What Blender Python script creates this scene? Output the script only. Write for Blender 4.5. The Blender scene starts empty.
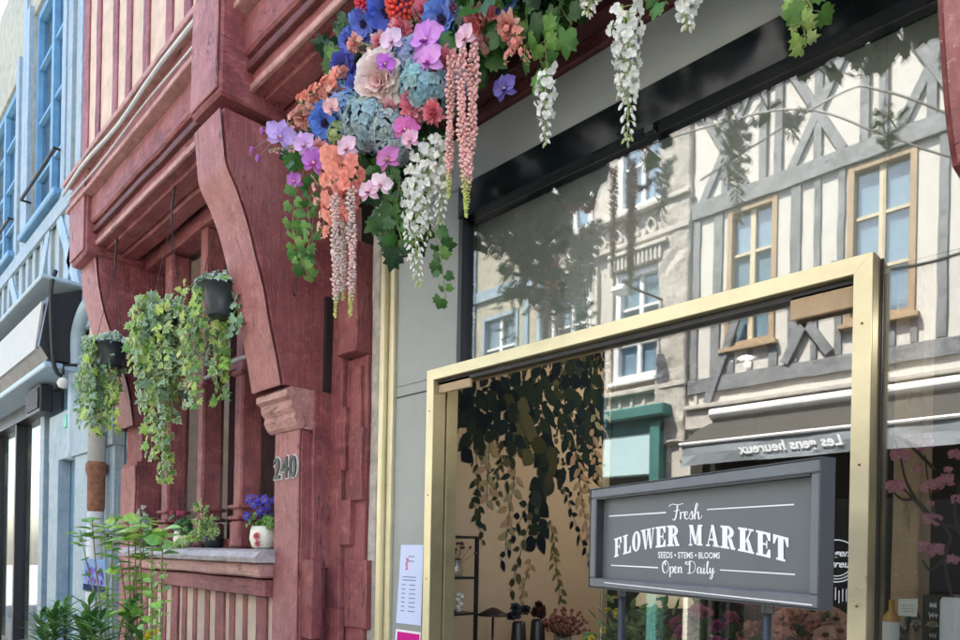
import bpy, bmesh, math, random
from mathutils import Vector, Matrix, noise
R = random.Random(7)
S = bpy.context.scene
COL = S.collection
# ------------------------------------------------------------------ camera
F_PX, HX, HY = 700.0, 480.0, 552.0            # focal length in photo pixels, principal point
YAW, ROLL = math.radians(44.17), math.radians(1.1)
CAM = Vector((0.0, -2.0, 1.6))
Fw = Vector((-math.cos(YAW), math.sin(YAW), 0))
R0 = Vector((math.sin(YAW), math.cos(YAW), 0)); U0 = Vector((0, 0, 1))
Rt = R0*math.cos(ROLL) + U0*math.sin(ROLL); Up = U0*math.cos(ROLL) - R0*math.sin(ROLL)
cd = bpy.data.cameras.new('camera'); cam = bpy.data.objects.new('camera', cd); COL.objects.link(cam)
cam.matrix_world = Matrix(((Rt.x, Up.x, -Fw.x, CAM.x), (Rt.y, Up.y, -Fw.y, CAM.y), (Rt.z, Up.z, -Fw.z, CAM.z), (0, 0, 0, 1)))
cd.sensor_fit = 'HORIZONTAL'; cd.sensor_width = 36; cd.lens = 36*F_PX/960; cd.shift_y = (HY-320)/960
cd.clip_start = .05; cd.clip_end = 500
S.camera = cam
# ------------------------------------------------------------------ light
SUN_EL, SUN_AZ = 56.0, -24.0      # the sun stands behind our house (+Y), a little to the left
w = bpy.data.worlds.new('World'); S.world = w; w.use_nodes = True
nt = w.node_tree; nt.nodes.clear()
sky = nt.nodes.new('ShaderNodeTexSky'); sky.sky_type = 'NISHITA'; sky.sun_disc = False
sky.sun_elevation = math.radians(SUN_EL); sky.sun_rotation = math.radians(SUN_AZ); sky.dust_density = 2.0
bg = nt.nodes.new('ShaderNodeBackground'); bg.inputs[1].default_value = .15
wo = nt.nodes.new('ShaderNodeOutputWorld'); nt.links.new(sky.outputs[0], bg.inputs[0]); nt.links.new(bg.outputs[0], wo.inputs[0])
sd = bpy.data.lights.new('sun', 'SUN'); sd.energy = 4.4; sd.angle = math.radians(.5); sd.color = (1, .95, .87)
so = bpy.data.objects.new('sun', sd); COL.objects.link(so)
e, a = math.radians(SUN_EL), math.radians(SUN_AZ)
tosun = Vector((math.sin(a)*math.cos(e), math.cos(a)*math.cos(e), math.sin(e)))
so.rotation_euler = tosun.to_track_quat('Z', 'Y').to_euler(); so.location = (0, 0, 20)
S.view_settings.view_transform = 'Standard'; S.view_settings.look = 'None'; S.view_settings.gamma = 1
S.view_settings.use_curve_mapping = False
S.view_settings.exposure = 2.45
# ------------------------------------------------------------------ pixel helpers (photo pixel -> real point)
def ray(px, py): return Fw + Rt*((px-HX)/F_PX) + Up*((HY-py)/F_PX)
def at(px, py, Y):
    d = ray(px, py); return CAM + d*((Y-CAM.y)/d.y)
def atX(px, py, X):
    d = ray(px, py); return CAM + d*((X-CAM.x)/d.x)
def ax(px, Y, py=552): return at(px, py, Y).x
def az(px, py, Y): return at(px, py, Y).z
def mir(px, py, D=7.0):
    p = at(px, py, D); return Vector((p.x, -p.y, p.z))
# ------------------------------------------------------------------ mesh helpers
class MB:
    def __init__(s): s.v = []; s.f = []; s.m = []; s.c = []
    def add(s, vs, fs, mi=0, col=None, cols=None):
        b = len(s.v); s.v.extend([tuple(v) for v in vs])
        for i, f in enumerate(fs):
            s.f.append([b+k for k in f]); s.m.append(mi)
            s.c.append(cols[i] if cols else (col or (1, 1, 1)))
    def bm(s, bm, mi=0, col=None, M=None):
        bm.verts.ensure_lookup_table()
        for i, v in enumerate(bm.verts): v.index = i
        s.add([(M @ v.co if M else v.co) for v in bm.verts], [[v.index for v in f.verts] for f in bm.faces], mi, col); bm.free()
    def build(s, name, mats, parent=None, smooth=False, auto=None):
        me = bpy.data.meshes.new(name)
        off = parent.location if parent else Vector((0, 0, 0))
        if parent and parent.parent: off = off + parent.parent.location
        me.from_pydata([(x-off.x, y-off.y, z-off.z) for x, y, z in s.v] if parent and not parent.get('_local') else s.v, [], s.f)
        if not isinstance(mats, (list, tuple)): mats = [mats]
        for m in mats: me.materials.append(m)
        me.polygons.foreach_set('material_index', s.m)
        ca = me.color_attributes.new('Col', 'FLOAT_COLOR', 'CORNER')
        buf = []
        for p, c in zip(me.polygons, s.c): buf += [c[0], c[1], c[2], 1.0]*p.loop_total
        ca.data.foreach_set('color', buf)
        me.polygons.foreach_set('use_smooth', [smooth]*len(me.polygons))
        me.update()
        o = bpy.data.objects.new(name, me); COL.objects.link(o)
        if parent: o.parent = parent
        return o
def thing(name, label, cat, loc=(0, 0, 0), group=None, local=False, rz=0):
    o = bpy.data.objects.new(name, None); COL.objects.link(o); o.empty_display_size = .1
    o.location = loc; o.rotation_euler = (0, 0, rz); o['label'] = label; o['category'] = cat
    if group: o['group'] = group
    if local: o['_local'] = 1
    return o
def tag(o, label, cat, group=None):
    o['label'] = label; o['category'] = cat
    if group: o['group'] = group
    return o
def box(mb, x0, x1, y0, y1, z0, z1, mi=0, col=None, bev=.004, jit=0, seg=.09, M=None, fr=3.0):
    bm = bmesh.new(); bmesh.ops.create_cube(bm, size=1)
    sx, sy, sz = abs(x1-x0), abs(y1-y0), abs(z1-z0)
    for v in bm.verts: v.co = Vector(((x0+x1)/2+v.co.x*sx, (y0+y1)/2+v.co.y*sy, (z0+z1)/2+v.co.z*sz))
    bev = min(bev, sx*.3, sy*.3, sz*.3)
    if bev > 0: bmesh.ops.bevel(bm, geom=bm.edges[:], offset=bev, segments=1, profile=.5, affect='EDGES')
    if jit:
        jit *= .6
        for k, (lo, ln) in enumerate(((min(x0, x1), sx), (min(y0, y1), sy), (min(z0, z1), sz))):
            n = int(ln/seg)
            for i in range(1, n):
                co = [0, 0, 0]; co[k] = lo+ln*i/n; no = [0, 0, 0]; no[k] = 1
                bmesh.ops.bisect_plane(bm, geom=bm.verts[:]+bm.edges[:]+bm.faces[:], plane_co=co, plane_no=no)
        for v in bm.verts:
            v.co += noise.noise_vector(v.co*fr)*jit + noise.noise_vector(v.co*fr*4+Vector((9, 3, 1)))*jit*.35
    mb.bm(bm, mi, col, M)
def bar(mb, p, q, wd, th, nrm=(0, -1, 0), mi=0, col=None, bev=.003, jit=0, seg=.12):
    """timber from p to q; wd across, th along nrm"""
    p, q = Vector(p), Vector(q); d = q-p; L = d.length; X = d/L; Z = Vector(nrm); Y = Z.cross(X).normalized(); Z = X.cross(Y)
    M = Matrix(((X.x, Y.x, Z.x, p.x), (X.y, Y.y, Z.y, p.y), (X.z, Y.z, Z.z, p.z), (0, 0, 0, 1)))
    box(mb, 0, L, -wd/2, wd/2, -th/2, th/2, mi, col, bev, 0, seg, M)
    if jit:
        pass
def tube(mb, pts, r, n=8, mi=0, col=None, cap=True):
    pts = [Vector(p) for p in pts]; vs = []; fs = []; pn = None
    for i, p in enumerate(pts):
        d = (pts[min(i+1, len(pts)-1)]-pts[max(i-1, 0)])
        d = d.normalized() if d.length > 1e-9 else Vector((0, 0, 1))
        if pn is None: pn = d.orthogonal().normalized()
        pn = (pn-d*pn.dot(d)); pn = pn.normalized() if pn.length > 1e-6 else d.orthogonal().normalized()
        b = d.cross(pn); rr = r[i] if isinstance(r, (list, tuple)) else r
        for k in range(n):
            an = 2*math.pi*k/n; vs.append(p+(pn*math.cos(an)+b*math.sin(an))*rr)
    for i in range(len(pts)-1):
        for k in range(n): fs.append([i*n+k, i*n+(k+1) % n, (i+1)*n+(k+1) % n, (i+1)*n+k])
    if cap: fs.append(list(range(n))[::-1]); fs.append([(len(pts)-1)*n+k for k in range(n)])
    mb.add(vs, fs, mi, col)
def lathe(mb, c, prof, n=24, mi=0, col=None, sq=1.0):
    c = Vector(c); vs = []; fs = []
    for r, z in prof:
        for k in range(n):
            an = 2*math.pi*k/n; vs.append(c+Vector((r*math.cos(an), r*math.sin(an)*sq, z)))
    for i in range(len(prof)-1):
        for k in range(n): fs.append([i*n+k, i*n+(k+1) % n, (i+1)*n+(k+1) % n, (i+1)*n+k])
    fs.append(list(range(n))[::-1]); fs.append([(len(prof)-1)*n+k for k in range(n)])
    mb.add(vs, fs, mi, col)
def prism(mb, poly, axis, a, b, mi=0, col=None):
    """extrude polygon (list of 2-tuples) along axis from a to b. axis x: (y,z); y: (x,z); z: (x,y)"""
    def P(u, v, t): return (t, u, v) if axis == 'x' else ((u, t, v) if axis == 'y' else (u, v, t))
    n = len(poly); vs = [P(u, v, a) for u, v in poly]+[P(u, v, b) for u, v in poly]
    fs = [list(range(n)), list(range(n, 2*n))[::-1]]+[[i, i+n, (i+1) % n+n, (i+1) % n] for i in range(n)]
    bm = bmesh.new(); vv = [bm.verts.new(v) for v in vs]
    for f in fs: bm.faces.new([vv[k] for k in f])
    bmesh.ops.recalc_face_normals(bm, faces=bm.faces); mb.bm(bm, mi, col)
def catmull(pts, n=6):
    out = []; P = [pts[0]]+list(pts)+[pts[-1]]
    for i in range(1, len(P)-2):
        for k in range(n):
            t = k/n; a, b, c, d = P[i-1], P[i], P[i+1], P[i+2]
            out.append(tuple(.5*((2*b[j])+(c[j]-a[j])*t+(2*a[j]-5*b[j]+4*c[j]-d[j])*t*t+(3*b[j]-a[j]-3*c[j]+d[j])*t**3) for j in range(len(b))))
    out.append(tuple(pts[-1])); return out
# ------------------------------------------------------------------ materials
def mk(name):
    m = bpy.data.materials.new(name); m.use_nodes = True; t = m.node_tree
    b = t.nodes['Principled BSDF']; return m, t, b
def N(t, kind, **kw):
    n = t.nodes.new(kind)
    for k, v in kw.items():
        if k in n.inputs: n.inputs[k].default_value = v
        else: setattr(n, k, v)
    return n
def ramp(t, fac, stops):
    r = t.nodes.new('ShaderNodeValToRGB'); t.links.new(fac, r.inputs[0])
    while len(r.color_ramp.elements) < len(stops): r.color_ramp.elements.new(.5)
    for e_, (p, c) in zip(r.color_ramp.elements, stops):
        e_.position = p; e_.color = (c[0], c[1], c[2], 1) if not isinstance(c, (int, float)) else (c, c, c, 1)
    return r.outputs[0]
def mixc(t, fac, a_, b_, mode='MIX'):
    m = t.nodes.new('ShaderNodeMix'); m.data_type = 'RGBA'; m.blend_type = mode
    for s_, v in ((m.inputs[0], fac), (m.inputs[6], a_), (m.inputs[7], b_)):
        if isinstance(v, (int, float)): s_.default_value = v
        elif isinstance(v, tuple): s_.default_value = (v[0], v[1], v[2], 1)
        else: t.links.new(v, s_)
    return m.outputs[2]
def coords(t, scale=(1, 1, 1)):
    tc = t.nodes.new('ShaderNodeTexCoord'); mp = t.nodes.new('ShaderNodeMapping'); mp.inputs['Scale'].default_value = scale
    t.links.new(tc.outputs['Object'], mp.inputs[0]); return mp.outputs[0]
def noi(t, co, sc, det=4, rough=.6, dist=0):
    n = N(t, 'ShaderNodeTexNoise', Scale=sc, Detail=det, Roughness=rough, Distortion=dist); t.links.new(co, n.inputs['Vector']); return n.outputs[0]
def bump(t, b, h, strength=.5, dist=.01):
    n = N(t, 'ShaderNodeBump', Strength=strength, Distance=dist); t.links.new(h, n.inputs['Height']); t.links.new(n.outputs[0], b.inputs['Normal'])
def timber(name, axis, base, dark, light, rough=.62, crack=1.0, pk=.5):
    """old painted timber with grain and splits along axis"""
    m, t, b = mk(name)
    s = {'x': (.07, 1, 1), 'y': (1, .07, 1), 'z': (1, 1, .07)}[axis]
    s2 = {'x': (.12, 1, 1), 'y': (1, .12, 1), 'z': (1, 1, .12)}[axis]
    co = coords(t, s); co2 = coords(t, s2); cw = coords(t)
    g = noi(t, co, 60, 6, .65, .6); big = noi(t, cw, 2.6, 5, .6); sp = noi(t, co2, 11, 4, .6, 1.2)
    mot = noi(t, coords(t, (1, 1, 1)), 14, 6, .7, .4)
    c = ramp(t, g, [(.28, tuple(x*.5+y*.5 for x, y in zip(dark, base))), (.5, base), (.78, tuple(x*.5+y*.5 for x, y in zip(light, base)))])
    c = mixc(t, ramp(t, mot, [(.40, .75), (.52, 0)]), c, tuple(x*.6+y*.4 for x, y in zip(dark, base)))
    c = mixc(t, ramp(t, mot, [(.56, 0), (.66, .55)]), c, light)
    fine = noi(t, coords(t), 70, 5, .8, .2)
    c = mixc(t, ramp(t, fine, [(.60, 0), (.67, .75)]), c, (light[0]*1.3, light[1]*1.9+.05, light[2]*1.8+.05))
    dirt = noi(t, coords(t), 6, 7, .75, .8)
    c = mixc(t, ramp(t, dirt, [(.52, 0), (.70, .7)]), c, (dark[0]*.6, dark[1]*.9, dark[2]*.8))
    c = mixc(t, ramp(t, big, [(.35, 0), (.7, 1)]), c, mixc(t, .45, c, light), 'MIX')
    ch = noi(t, co2, 26, 8, .75, .3)
    c = mixc(t, ramp(t, ch, [(.66, 0), (.70, pk)]), c, (light[0]*1.3+.06, light[1]*1.6+.08, light[2]*1.5+.07))
    # narrow splits: the band where noise crosses one level
    ab = N(t, 'ShaderNodeMath', operation='SUBTRACT'); t.links.new(sp, ab.inputs[0]); ab.inputs[1].default_value = .5
    a2 = N(t, 'ShaderNodeMath', operation='ABSOLUTE'); t.links.new(ab.outputs[0], a2.inputs[0])
    msk = noi(t, cw, 4.5, 2, .5)
    line = ramp(t, a2.outputs[0], [(.0, 1), (.006, .8), (.012, 0)])
    lm = N(t, 'ShaderNodeMath', operation='MULTIPLY'); t.links.new(line, lm.inputs[0]); t.links.new(ramp(t, msk, [(.52, 0), (.60, crack*.8)]), lm.inputs[1])
    c = mixc(t, lm.outputs[0], c, (dark[0]*.25, dark[1]*.25, dark[2]*.25))
    t.links.new(c, b.inputs['Base Color'])
    h = N(t, 'ShaderNodeMath', operation='SUBTRACT'); t.links.new(g, h.inputs[0]); t.links.new(lm.outputs[0], h.inputs[1])
    h2 = N(t, 'ShaderNodeMath', operation='ADD'); t.links.new(h.outputs[0], h2.inputs[0]); t.links.new(ramp(t, ch, [(.6, 0), (.7, 1)]), h2.inputs[1])
    bump(t, b, h2.outputs[0], .6, .007)
    b.inputs['Roughness'].default_value = rough
    return m
def flat(name, col, rough=.5, metal=0, var=.12, sc=8, bmp=0, spec=.5, coat=0):
    m, t, b = mk(name); co = coords(t); n = noi(t, co, sc, 6, .65)
    c = ramp(t, n, [(.3, tuple(x*(1-var) for x in col)), (.7, tuple(min(1, x*(1+var)) for x in col))])
    n2 = noi(t, co, sc*.2, 3, .5)
    c = mixc(t, ramp(t, n2, [(.4, 0), (.75, var)]), c, tuple(x*.6 for x in col))
    t.links.new(c, b.inputs['Base Color'])
    t.links.new(ramp(t, n, [(.2, max(0, rough-.1)), (.8, min(1, rough+.1))]), b.inputs['Roughness'])
    b.inputs['Metallic'].default_value = metal; b.inputs['Specular IOR Level'].default_value = spec
    if coat: b.inputs['Coat Weight'].default_value = coat
    if bmp: bump(t, b, noi(t, co, sc*4, 6, .7), bmp, .01)
    return m
def leafy(name, rough=.5, trans=.3, var=.25):
    m, t, b = mk(name); at_ = N(t, 'ShaderNodeAttribute', attribute_name='Col'); co = coords(t)
    n = noi(t, co, 30, 3); c = mixc(t, 1.0, at_.outputs['Color'], ramp(t, n, [(.25, 1-var), (.75, 1+var*.5)]), 'MULTIPLY')
    t.links.new(c, b.inputs['Base Color']); b.inputs['Roughness'].default_value = rough
    tr = N(t, 'ShaderNodeBsdfTranslucent'); t.links.new(c, tr.inputs[0]); mx = N(t, 'ShaderNodeMixShader'); mx.inputs[0].default_value = trans
    t.links.new(b.outputs[0], mx.inputs[1]); t.links.new(tr.outputs[0], mx.inputs[2]); t.links.new(mx.outputs[0], t.nodes['Material Output'].inputs[0])
    return m
def glassm(name, f0=.09, tint=(.9, .93, .92), wav=0):
    m, t, b = mk(name); t.nodes.remove(b)
    g = N(t, 'ShaderNodeNewGeometry'); d = N(t, 'ShaderNodeVectorMath', operation='DOT_PRODUCT'); t.links.new(g.outputs['Incoming'], d.inputs[0]); t.links.new(g.outputs['Normal'], d.inputs[1])
    ab = N(t, 'ShaderNodeMath', operation='ABSOLUTE'); t.links.new(d.outputs['Value'], ab.inputs[0])
    om = N(t, 'ShaderNodeMath', operation='SUBTRACT'); om.inputs[0].default_value = 1; t.links.new(ab.outputs[0], om.inputs[1])
    pw = N(t, 'ShaderNodeMath', operation='POWER'); t.links.new(om.outputs[0], pw.inputs[0]); pw.inputs[1].default_value = 5
    ma = N(t, 'ShaderNodeMath', operation='MULTIPLY_ADD'); t.links.new(pw.outputs[0], ma.inputs[0]); ma.inputs[1].default_value = 1-f0; ma.inputs[2].default_value = f0
    tr = N(t, 'ShaderNodeBsdfTransparent'); tr.inputs[0].default_value = (*tint, 1)
    gl = N(t, 'ShaderNodeBsdfGlossy'); gl.inputs['Roughness'].default_value = 0
    if wav:
        bp = N(t, 'ShaderNodeBump', Strength=wav, Distance=.01); t.links.new(noi(t, coords(t), 1.6, 1, .4), bp.inputs['Height']); t.links.new(bp.outputs[0], gl.inputs['Normal'])
    mx = N(t, 'ShaderNodeMixShader'); t.links.new(ma.outputs[0], mx.inputs[0]); t.links.new(tr.outputs[0], mx.inputs[1]); t.links.new(gl.outputs[0], mx.inputs[2])
    t.links.new(mx.outputs[0], t.nodes['Material Output'].inputs[0]); return m
RB, RD, RL = (.215, .044, .049), (.080, .015, .018), (.42, .165, .155)
RX, RY, RZ = (timber('red_timber_'+k, k, RB, RD, RL) for k in 'xyz')
PX = timber('pink_worn_timber_x', 'x', (.42, .20, .18), (.22, .08, .08), (.58, .36, .31)); PZ = timber('pink_lit_worn_timber_z', 'z', (.31, .105, .105), (.17, .045, .048), (.47, .23, .21))  # PZ: worn front faces, coloured paler because they catch more light
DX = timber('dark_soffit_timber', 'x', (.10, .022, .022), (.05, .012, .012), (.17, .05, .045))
GX = timber('grey_weathered_timber', 'x', (.40, .36, .36), (.2, .16, .16), (.6, .55, .55))
GZ = timber('grey_weathered_stud', 'z', (.20, .205, .21), (.07, .075, .08), (.36, .37, .37), crack=1, pk=.9)
GH = timber('grey_weathered_beam', 'x', (.20, .205, .21), (.07, .075, .08), (.36, .37, .37), crack=1, pk=.9)
CREAM = flat('cream_plaster', (.60, .46, .36), .85, var=.2, bmp=.35); CREAMP = flat('pale_plaster', (.66, .63, .57), .9, var=.07, bmp=.3, sc=5)
STONE = flat('pale_stone', (.56, .52, .46), .9, var=.2, bmp=.6, sc=6); ROUGHSTONE = flat('rubble_stone', (.50, .46, .40), .95, var=.35, bmp=1, sc=14)
BLUEW = timber('blue_washed_timber', 'z', (.28, .40, .50), (.18, .29, .40), (.45, .53, .58), pk=.7); BLUES = timber('pale_blue_plaster', 'z', (.27, .35, .41), (.18, .27, .35), (.42, .46, .48), crack=.3, pk=.6)
BLUEF = flat('blue_window_paint', (.13, .29, .46), .5, var=.2); BLUED = flat('slate_blue_paint', (.13, .24, .34), .5, var=.2); YEL = flat('yellow_plaster', (.40, .37, .28), .9, var=.25, bmp=.2)
GOLD = flat('brass_anodised', (.40, .35, .20), .36, .5, var=.16, sc=5); GOLDL = flat('brass_pale_face', (.68, .61, .40), .33, .5, var=.12, sc=5); BRONZE = flat('brown_bronze', (.16, .085, .03), .4, .6)
GREYP = flat('grey_laminate_panel', (.31, .33, .315), .42, var=.10, sc=1.6); BLACKG = flat('gloss_black_band', (.006, .009, .010), .16, var=.1, spec=.3)
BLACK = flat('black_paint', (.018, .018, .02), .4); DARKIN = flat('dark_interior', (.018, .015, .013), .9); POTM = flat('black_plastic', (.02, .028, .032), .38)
CEIL = flat('taupe_ceiling', (.20, .175, .145), .9, var=.05); WALLP = flat('tan_wallpaper', (.50, .385, .265), .85, var=.05); FLOOR = flat('wood_floor', (.22, .14, .08), .5)
WHITE = flat('white_paint', (.78, .78, .76), .5, var=.05); WHITEP = flat('sign_white', (.85, .86, .87), .5, var=.02); IRON = flat('wrought_iron', (.04, .03, .028), .5, .5)
PIPE = flat('pale_pipe_paint', (.55, .56, .54), .5, var=.12, sc=10); RUST = flat('rusty_iron', (.26, .12, .07), .9, var=.5, sc=30, bmp=.6)
GLASS = glassm('shop_glass', .17, wav=.02); GLASSW = glassm('old_window_glass', .10, (.8, .86, .88), wav=.04); GLASSB = glassm('bright_window_glass', .12, (.9, .94, .96), wav=.03)
LEAF = leafy('leaf', .42, .25); PETAL = leafy('petal', .6, .3, .12); CARD = leafy('printed_surface', .9, 0, .03); CARD.node_tree.nodes['Principled BSDF'].inputs['Specular IOR Level'].default_value = .15; STEMM = leafy('stem', .6, 0)
TEAL = flat('teal_paint', (.06, .19, .17), .5, var=.15); TEALL = flat('pale_aqua_panel', (.50, .68, .70), .5, var=.04); AWN = flat('grey_awning_cloth', (.27, .30, .32), .8, var=.08); DARKC = flat('awning_roller', (.10, .10, .09), .6)
SIGNG = flat('slate_grey_board', (.120, .132, .140), .5, var=.12, sc=3); SIGNF = flat('slate_grey_frame', (.125, .136, .146), .42, var=.2, sc=9); RODM = flat('dark_rod', (.03, .033, .038), .4); CURT = flat('pale_curtain', (.42, .52, .58), .9, var=.1)
TANW = flat('tan_window_wood', (.42, .30, .18), .6, var=.2); TANL = flat('light_window_wood', (.66, .56, .38), .6, var=.1); CERAM = flat('cream_ceramic', (.80, .76, .62), .35, var=.12, sc=40); SOIL = flat('soil', (.05, .03, .02), 1)
PVC = flat('blue_grey_pipe', (.36, .46, .52), .5)
# ------------------------------------------------------------------ ground
def struct(o): o['kind'] = 'structure'; return o
ASPH = flat('asphalt_setts', (.26, .25, .23), .9, var=.2, sc=12, bmp=.5); PAV = flat('stone_paving', (.44, .42, .38), .85, var=.15, sc=5, bmp=.4)
mb = MB(); mb.add([(-60, -60, -.004), (60, -60, -.004), (60, 60, -.004), (-60, 60, -.004)], [[0, 1, 2, 3]]); struct(mb.build('ground', ASPH))
mb = MB(); box(mb, -40, 20, -5.6, -1.2, -.2, 0); struct(mb.build('street', ASPH))
mb = MB()
for i in range(50):
    for j in range(2): box(mb, -30+i, -29.006+i, -1.2+j*.62, -.584+j*.62, -.1, .12, bev=.006)
box(mb, -30, 20, .056, .5, -.1, .12); struct(mb.build('pavement', PAV))
mb = MB(); box(mb, -30, 20, -7, -5.6, -.1, .12); struct(mb.build('pavement', PAV))
# ================================================================== RED TIMBER HOUSE
house = thing('timber_framed_house', 'red half timbered house with a jettied upper floor over the flower shop', 'house', (-3, 1, 0))
XL0, XL1 = -5.90, -5.55      # left post
XR0, XR1 = -3.43, -3.146     # corner post
XB0, XB1 = -.312, -.0        # right post
ZS = 1.6+2.18                # soffit
def hpart(name, mb_, mat, label=None, smooth=False, parent=None):
    o = mb_.build(name, mat, parent or house, smooth)
    if label: o['label'] = label
    return o
# bracket profile, read on the plane X = XR1
prof_px = [(222, 106), (223.3, 120), (224.7, 140), (226.5, 158), (230, 170), (238, 188), (247, 215), (256, 250), (264, 284), (271, 322), (277, 352), (282, 384)]
prof = []
for p in prof_px:
    q = atX(p[0], p[1], XR1); prof.append((q.y, q.z))
ztop = 1.6+2.07
prof2 = [(atX(a_, b_, XL1).y, atX(a_, b_, XL1).z) for a_, b_ in [(97, 256), (99, 283), (106, 315), (115, 342), (124, 370), (131, 400), (134, 425)]]
prof3 = [(atX(a_, b_, -.35).y, atX(a_, b_, -.35).z) for a_, b_ in [(929, -200), (932, -90), (934, -20), (936, 40), (940, 95), (944, 130), (949, 165)]]
def post(x0, x1, label, prof=prof, blk=None, zc=None):
    mb_ = MB(); yf = -.20
    box(mb_, x0+.02, x1, yf, .02, .12, 1.6+.63, jit=.012); 
    box(mb_, x0+.02, x1, yf+.03, .02, 2.23, ztop+.1, jit=.006)
    box(mb_, x0-.02, x1+.03, yf-.04, .0, .12, .42, jit=.008, bev=.012)
    # raised strips and repair laths on the side face
    o = hpart('corner_post', mb_, RZ, label)
    # curved bracket
    cb = MB(); pts = [(y, z) for y, z in prof]; y0 = pts[-1][0]
    bm = bmesh.new(); nx = 5; rows = []
    sm = catmull(pts, 4); x0_ = x0; x0 = x0-.035
    yb = blk if blk else prof[0][0]-.012
    for (y, z) in sm:
        row = []
        for i in range(nx):
            x = x0+(x1-x0)*i/(nx-1)
            row.append(bm.verts.new(Vector((x, y+(.006 if 0 < i < nx-1 else .012), z))+noise.noise_vector(Vector((x*5, y*5, z*5)))*.004))
        rows.append(row)
    for a_, b_ in zip(rows, rows[1:]):
        for i in range(nx-1): bm.faces.new([a_[i], b_[i], b_[i+1], a_[i+1]])
    back = [[bm.verts.new((x, .01, z)) for (y, z) in sm] for x in (x0, x1)]
    for k, ix in ((0, 0), (1, nx-1)):
        for j in range(len(sm)-1):
            f = [rows[j][ix], back[k][j], back[k][j+1], rows[j+1][ix]]
            bm.faces.new(f if k == 0 else f[::-1])
    bm.faces.new([rows[0][i] for i in range(nx)]+[back[1][0], back[0][0]])
    bmesh.ops.recalc_face_normals(bm, faces=bm.faces); cb.bm(bm)
    hpart('bracket', cb, RZ, parent=None)
    # worn curved face, coloured lighter as the better lit side, a skin 3 mm proud
    fb = MB(); vs = []; fs = []
    for (y, z) in sm:
        for i in range(nx):
            x = x0+.012+(x1-x0-.024)*i/(nx-1); vs.append(Vector((x, y-.004, z-.001))+noise.noise_vector(Vector((x*5, y*5, z*5)))*.004)
    for j in range(len(sm)-1):
        for i in range(nx-1): a_ = j*nx+i; fs.append([a_, a_+nx, a_+nx+1, a_+1])
    fb.add(vs, fs); hpart('bracket_face', fb, PZ, 'worn pink curved underside of the bracket, tinted paler for the light it catches', True); x0 = x0_
    # front face board of post, worn, with a paler tint painting the light
    fb = MB(); box(fb, x0+.03, x1-.008, yf-.014, yf-.0015, .43, 2.2, jit=.006); hpart('post_face', fb, PZ, 'worn pink front face of the post, tinted paler for the light it catches')
    # moulded capital
    if x0 == XL0: cap = False
    else: cap = True
    cp = MB(); zc = (zc or az(282, 384, y0))-.005
    pf = [(-.02, 0), (-.075, 0), (-.10, -.02), (-.10, -.05), (-.075, -.065), (-.07, -.10), (-.05, -.125), (-.055, -.15), (-.035, -.185), (-.02, -.2), (.1, -.2), (.1, 0)]
    bm = bmesh.new()
    prism(cp, [(yf+a_, zc+b_) for a_, b_ in pf], 'x', x0-.02, x1+.015)
    if cap: hpart('capital', cp, PX, 'moulded capital of worn pink timber')
    # joist-end block
    bk = MB()
    box(bk, x0-.03, x1+.004, yb, .02, ztop+.004, 1.6+2.75, jit=.012, bev=.012); hpart('joist_end', bk, RY)
    bk = MB(); box(bk, x0-.02, x1-.012, yb-.012, yb-.002, ztop+.03, 1.6+2.62, jit=.006); hpart('joist_face', bk, PZ, 'worn pink end face of the joist, tinted paler for the light it catches')  # worn end face, its paler tint paints the light on it
post(XR0, XR1, 'red corner post bearing the house number')
post(XL0, XL1, 'red post beside the downpipe', prof2, -.575)
post(XB0, XB1, 'red post right of the shop glass', prof3, -.6, prof3[-1][1])
# side timbers beside the corner post
mb = MB(); x2 = ax(369, -.0)
box(mb, XR1+.003, XR1+.13, -.055, .04, .12, 3.35, jit=.010); box(mb, XR1+.133, x2, -.03, .04, .12, 2.55, jit=.014); box(mb, XR1+.12, x2-.02, -.085, .02, 2.56, 3.1, jit=.02)
box(mb, XR1+.20, x2-.03, -.048, .0, 2.1, 2.5, jit=.012)
box(mb, XR1-.0, XR1+.02, -.17, -.07, .5, 1.45, jit=.008); box(mb, XR1-.0, XR1+.03, -.15, -.05, 1.5, 2.4, jit=.012); box(mb, XR1+.02, XR1+.16, -.075, -.04, .12, 1.3, jit=.01)
hpart('side_stud', mb, RZ)
mb = MB(); box(mb, XR1+.135, XR1+.155, -.033, -.0, 2.55, 3.1)
hpart('mortise', mb, BLACK)
mb = MB(); q0, q1 = at(320, 300, -.088), at(326, 392, -.088); box(mb, q0.x, q1.x, -.0905, -.05, q1.z, q0.z, bev=0); hpart('mortise', mb, BLACK, 'long dark slot in the timber beside the post')
for (a_, b_, c_, d_, yy) in ((334, 345, 410, 470, -.05), (350, 362, 430, 500, -.045), (338, 350, 500, 545, -.05), (346, 366, 560, 630, -.04), (300, 312, 560, 640, -.185)):
    mb = MB(); q0, q1 = at(a_, c_, yy), at(b_, d_, yy); box(mb, q0.x, q1.x, yy-.006, yy+.05, q1.z, q0.z, jit=.012, seg=.05, fr=9); hpart('repair_patch', mb, RZ)
mb = MB(); xs = ax(377, 0); box(mb, x2+.002, xs, -.01, .05, .12, 3.3, jit=.01); hpart('stone_strip', mb, ROUGHSTONE)
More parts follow.
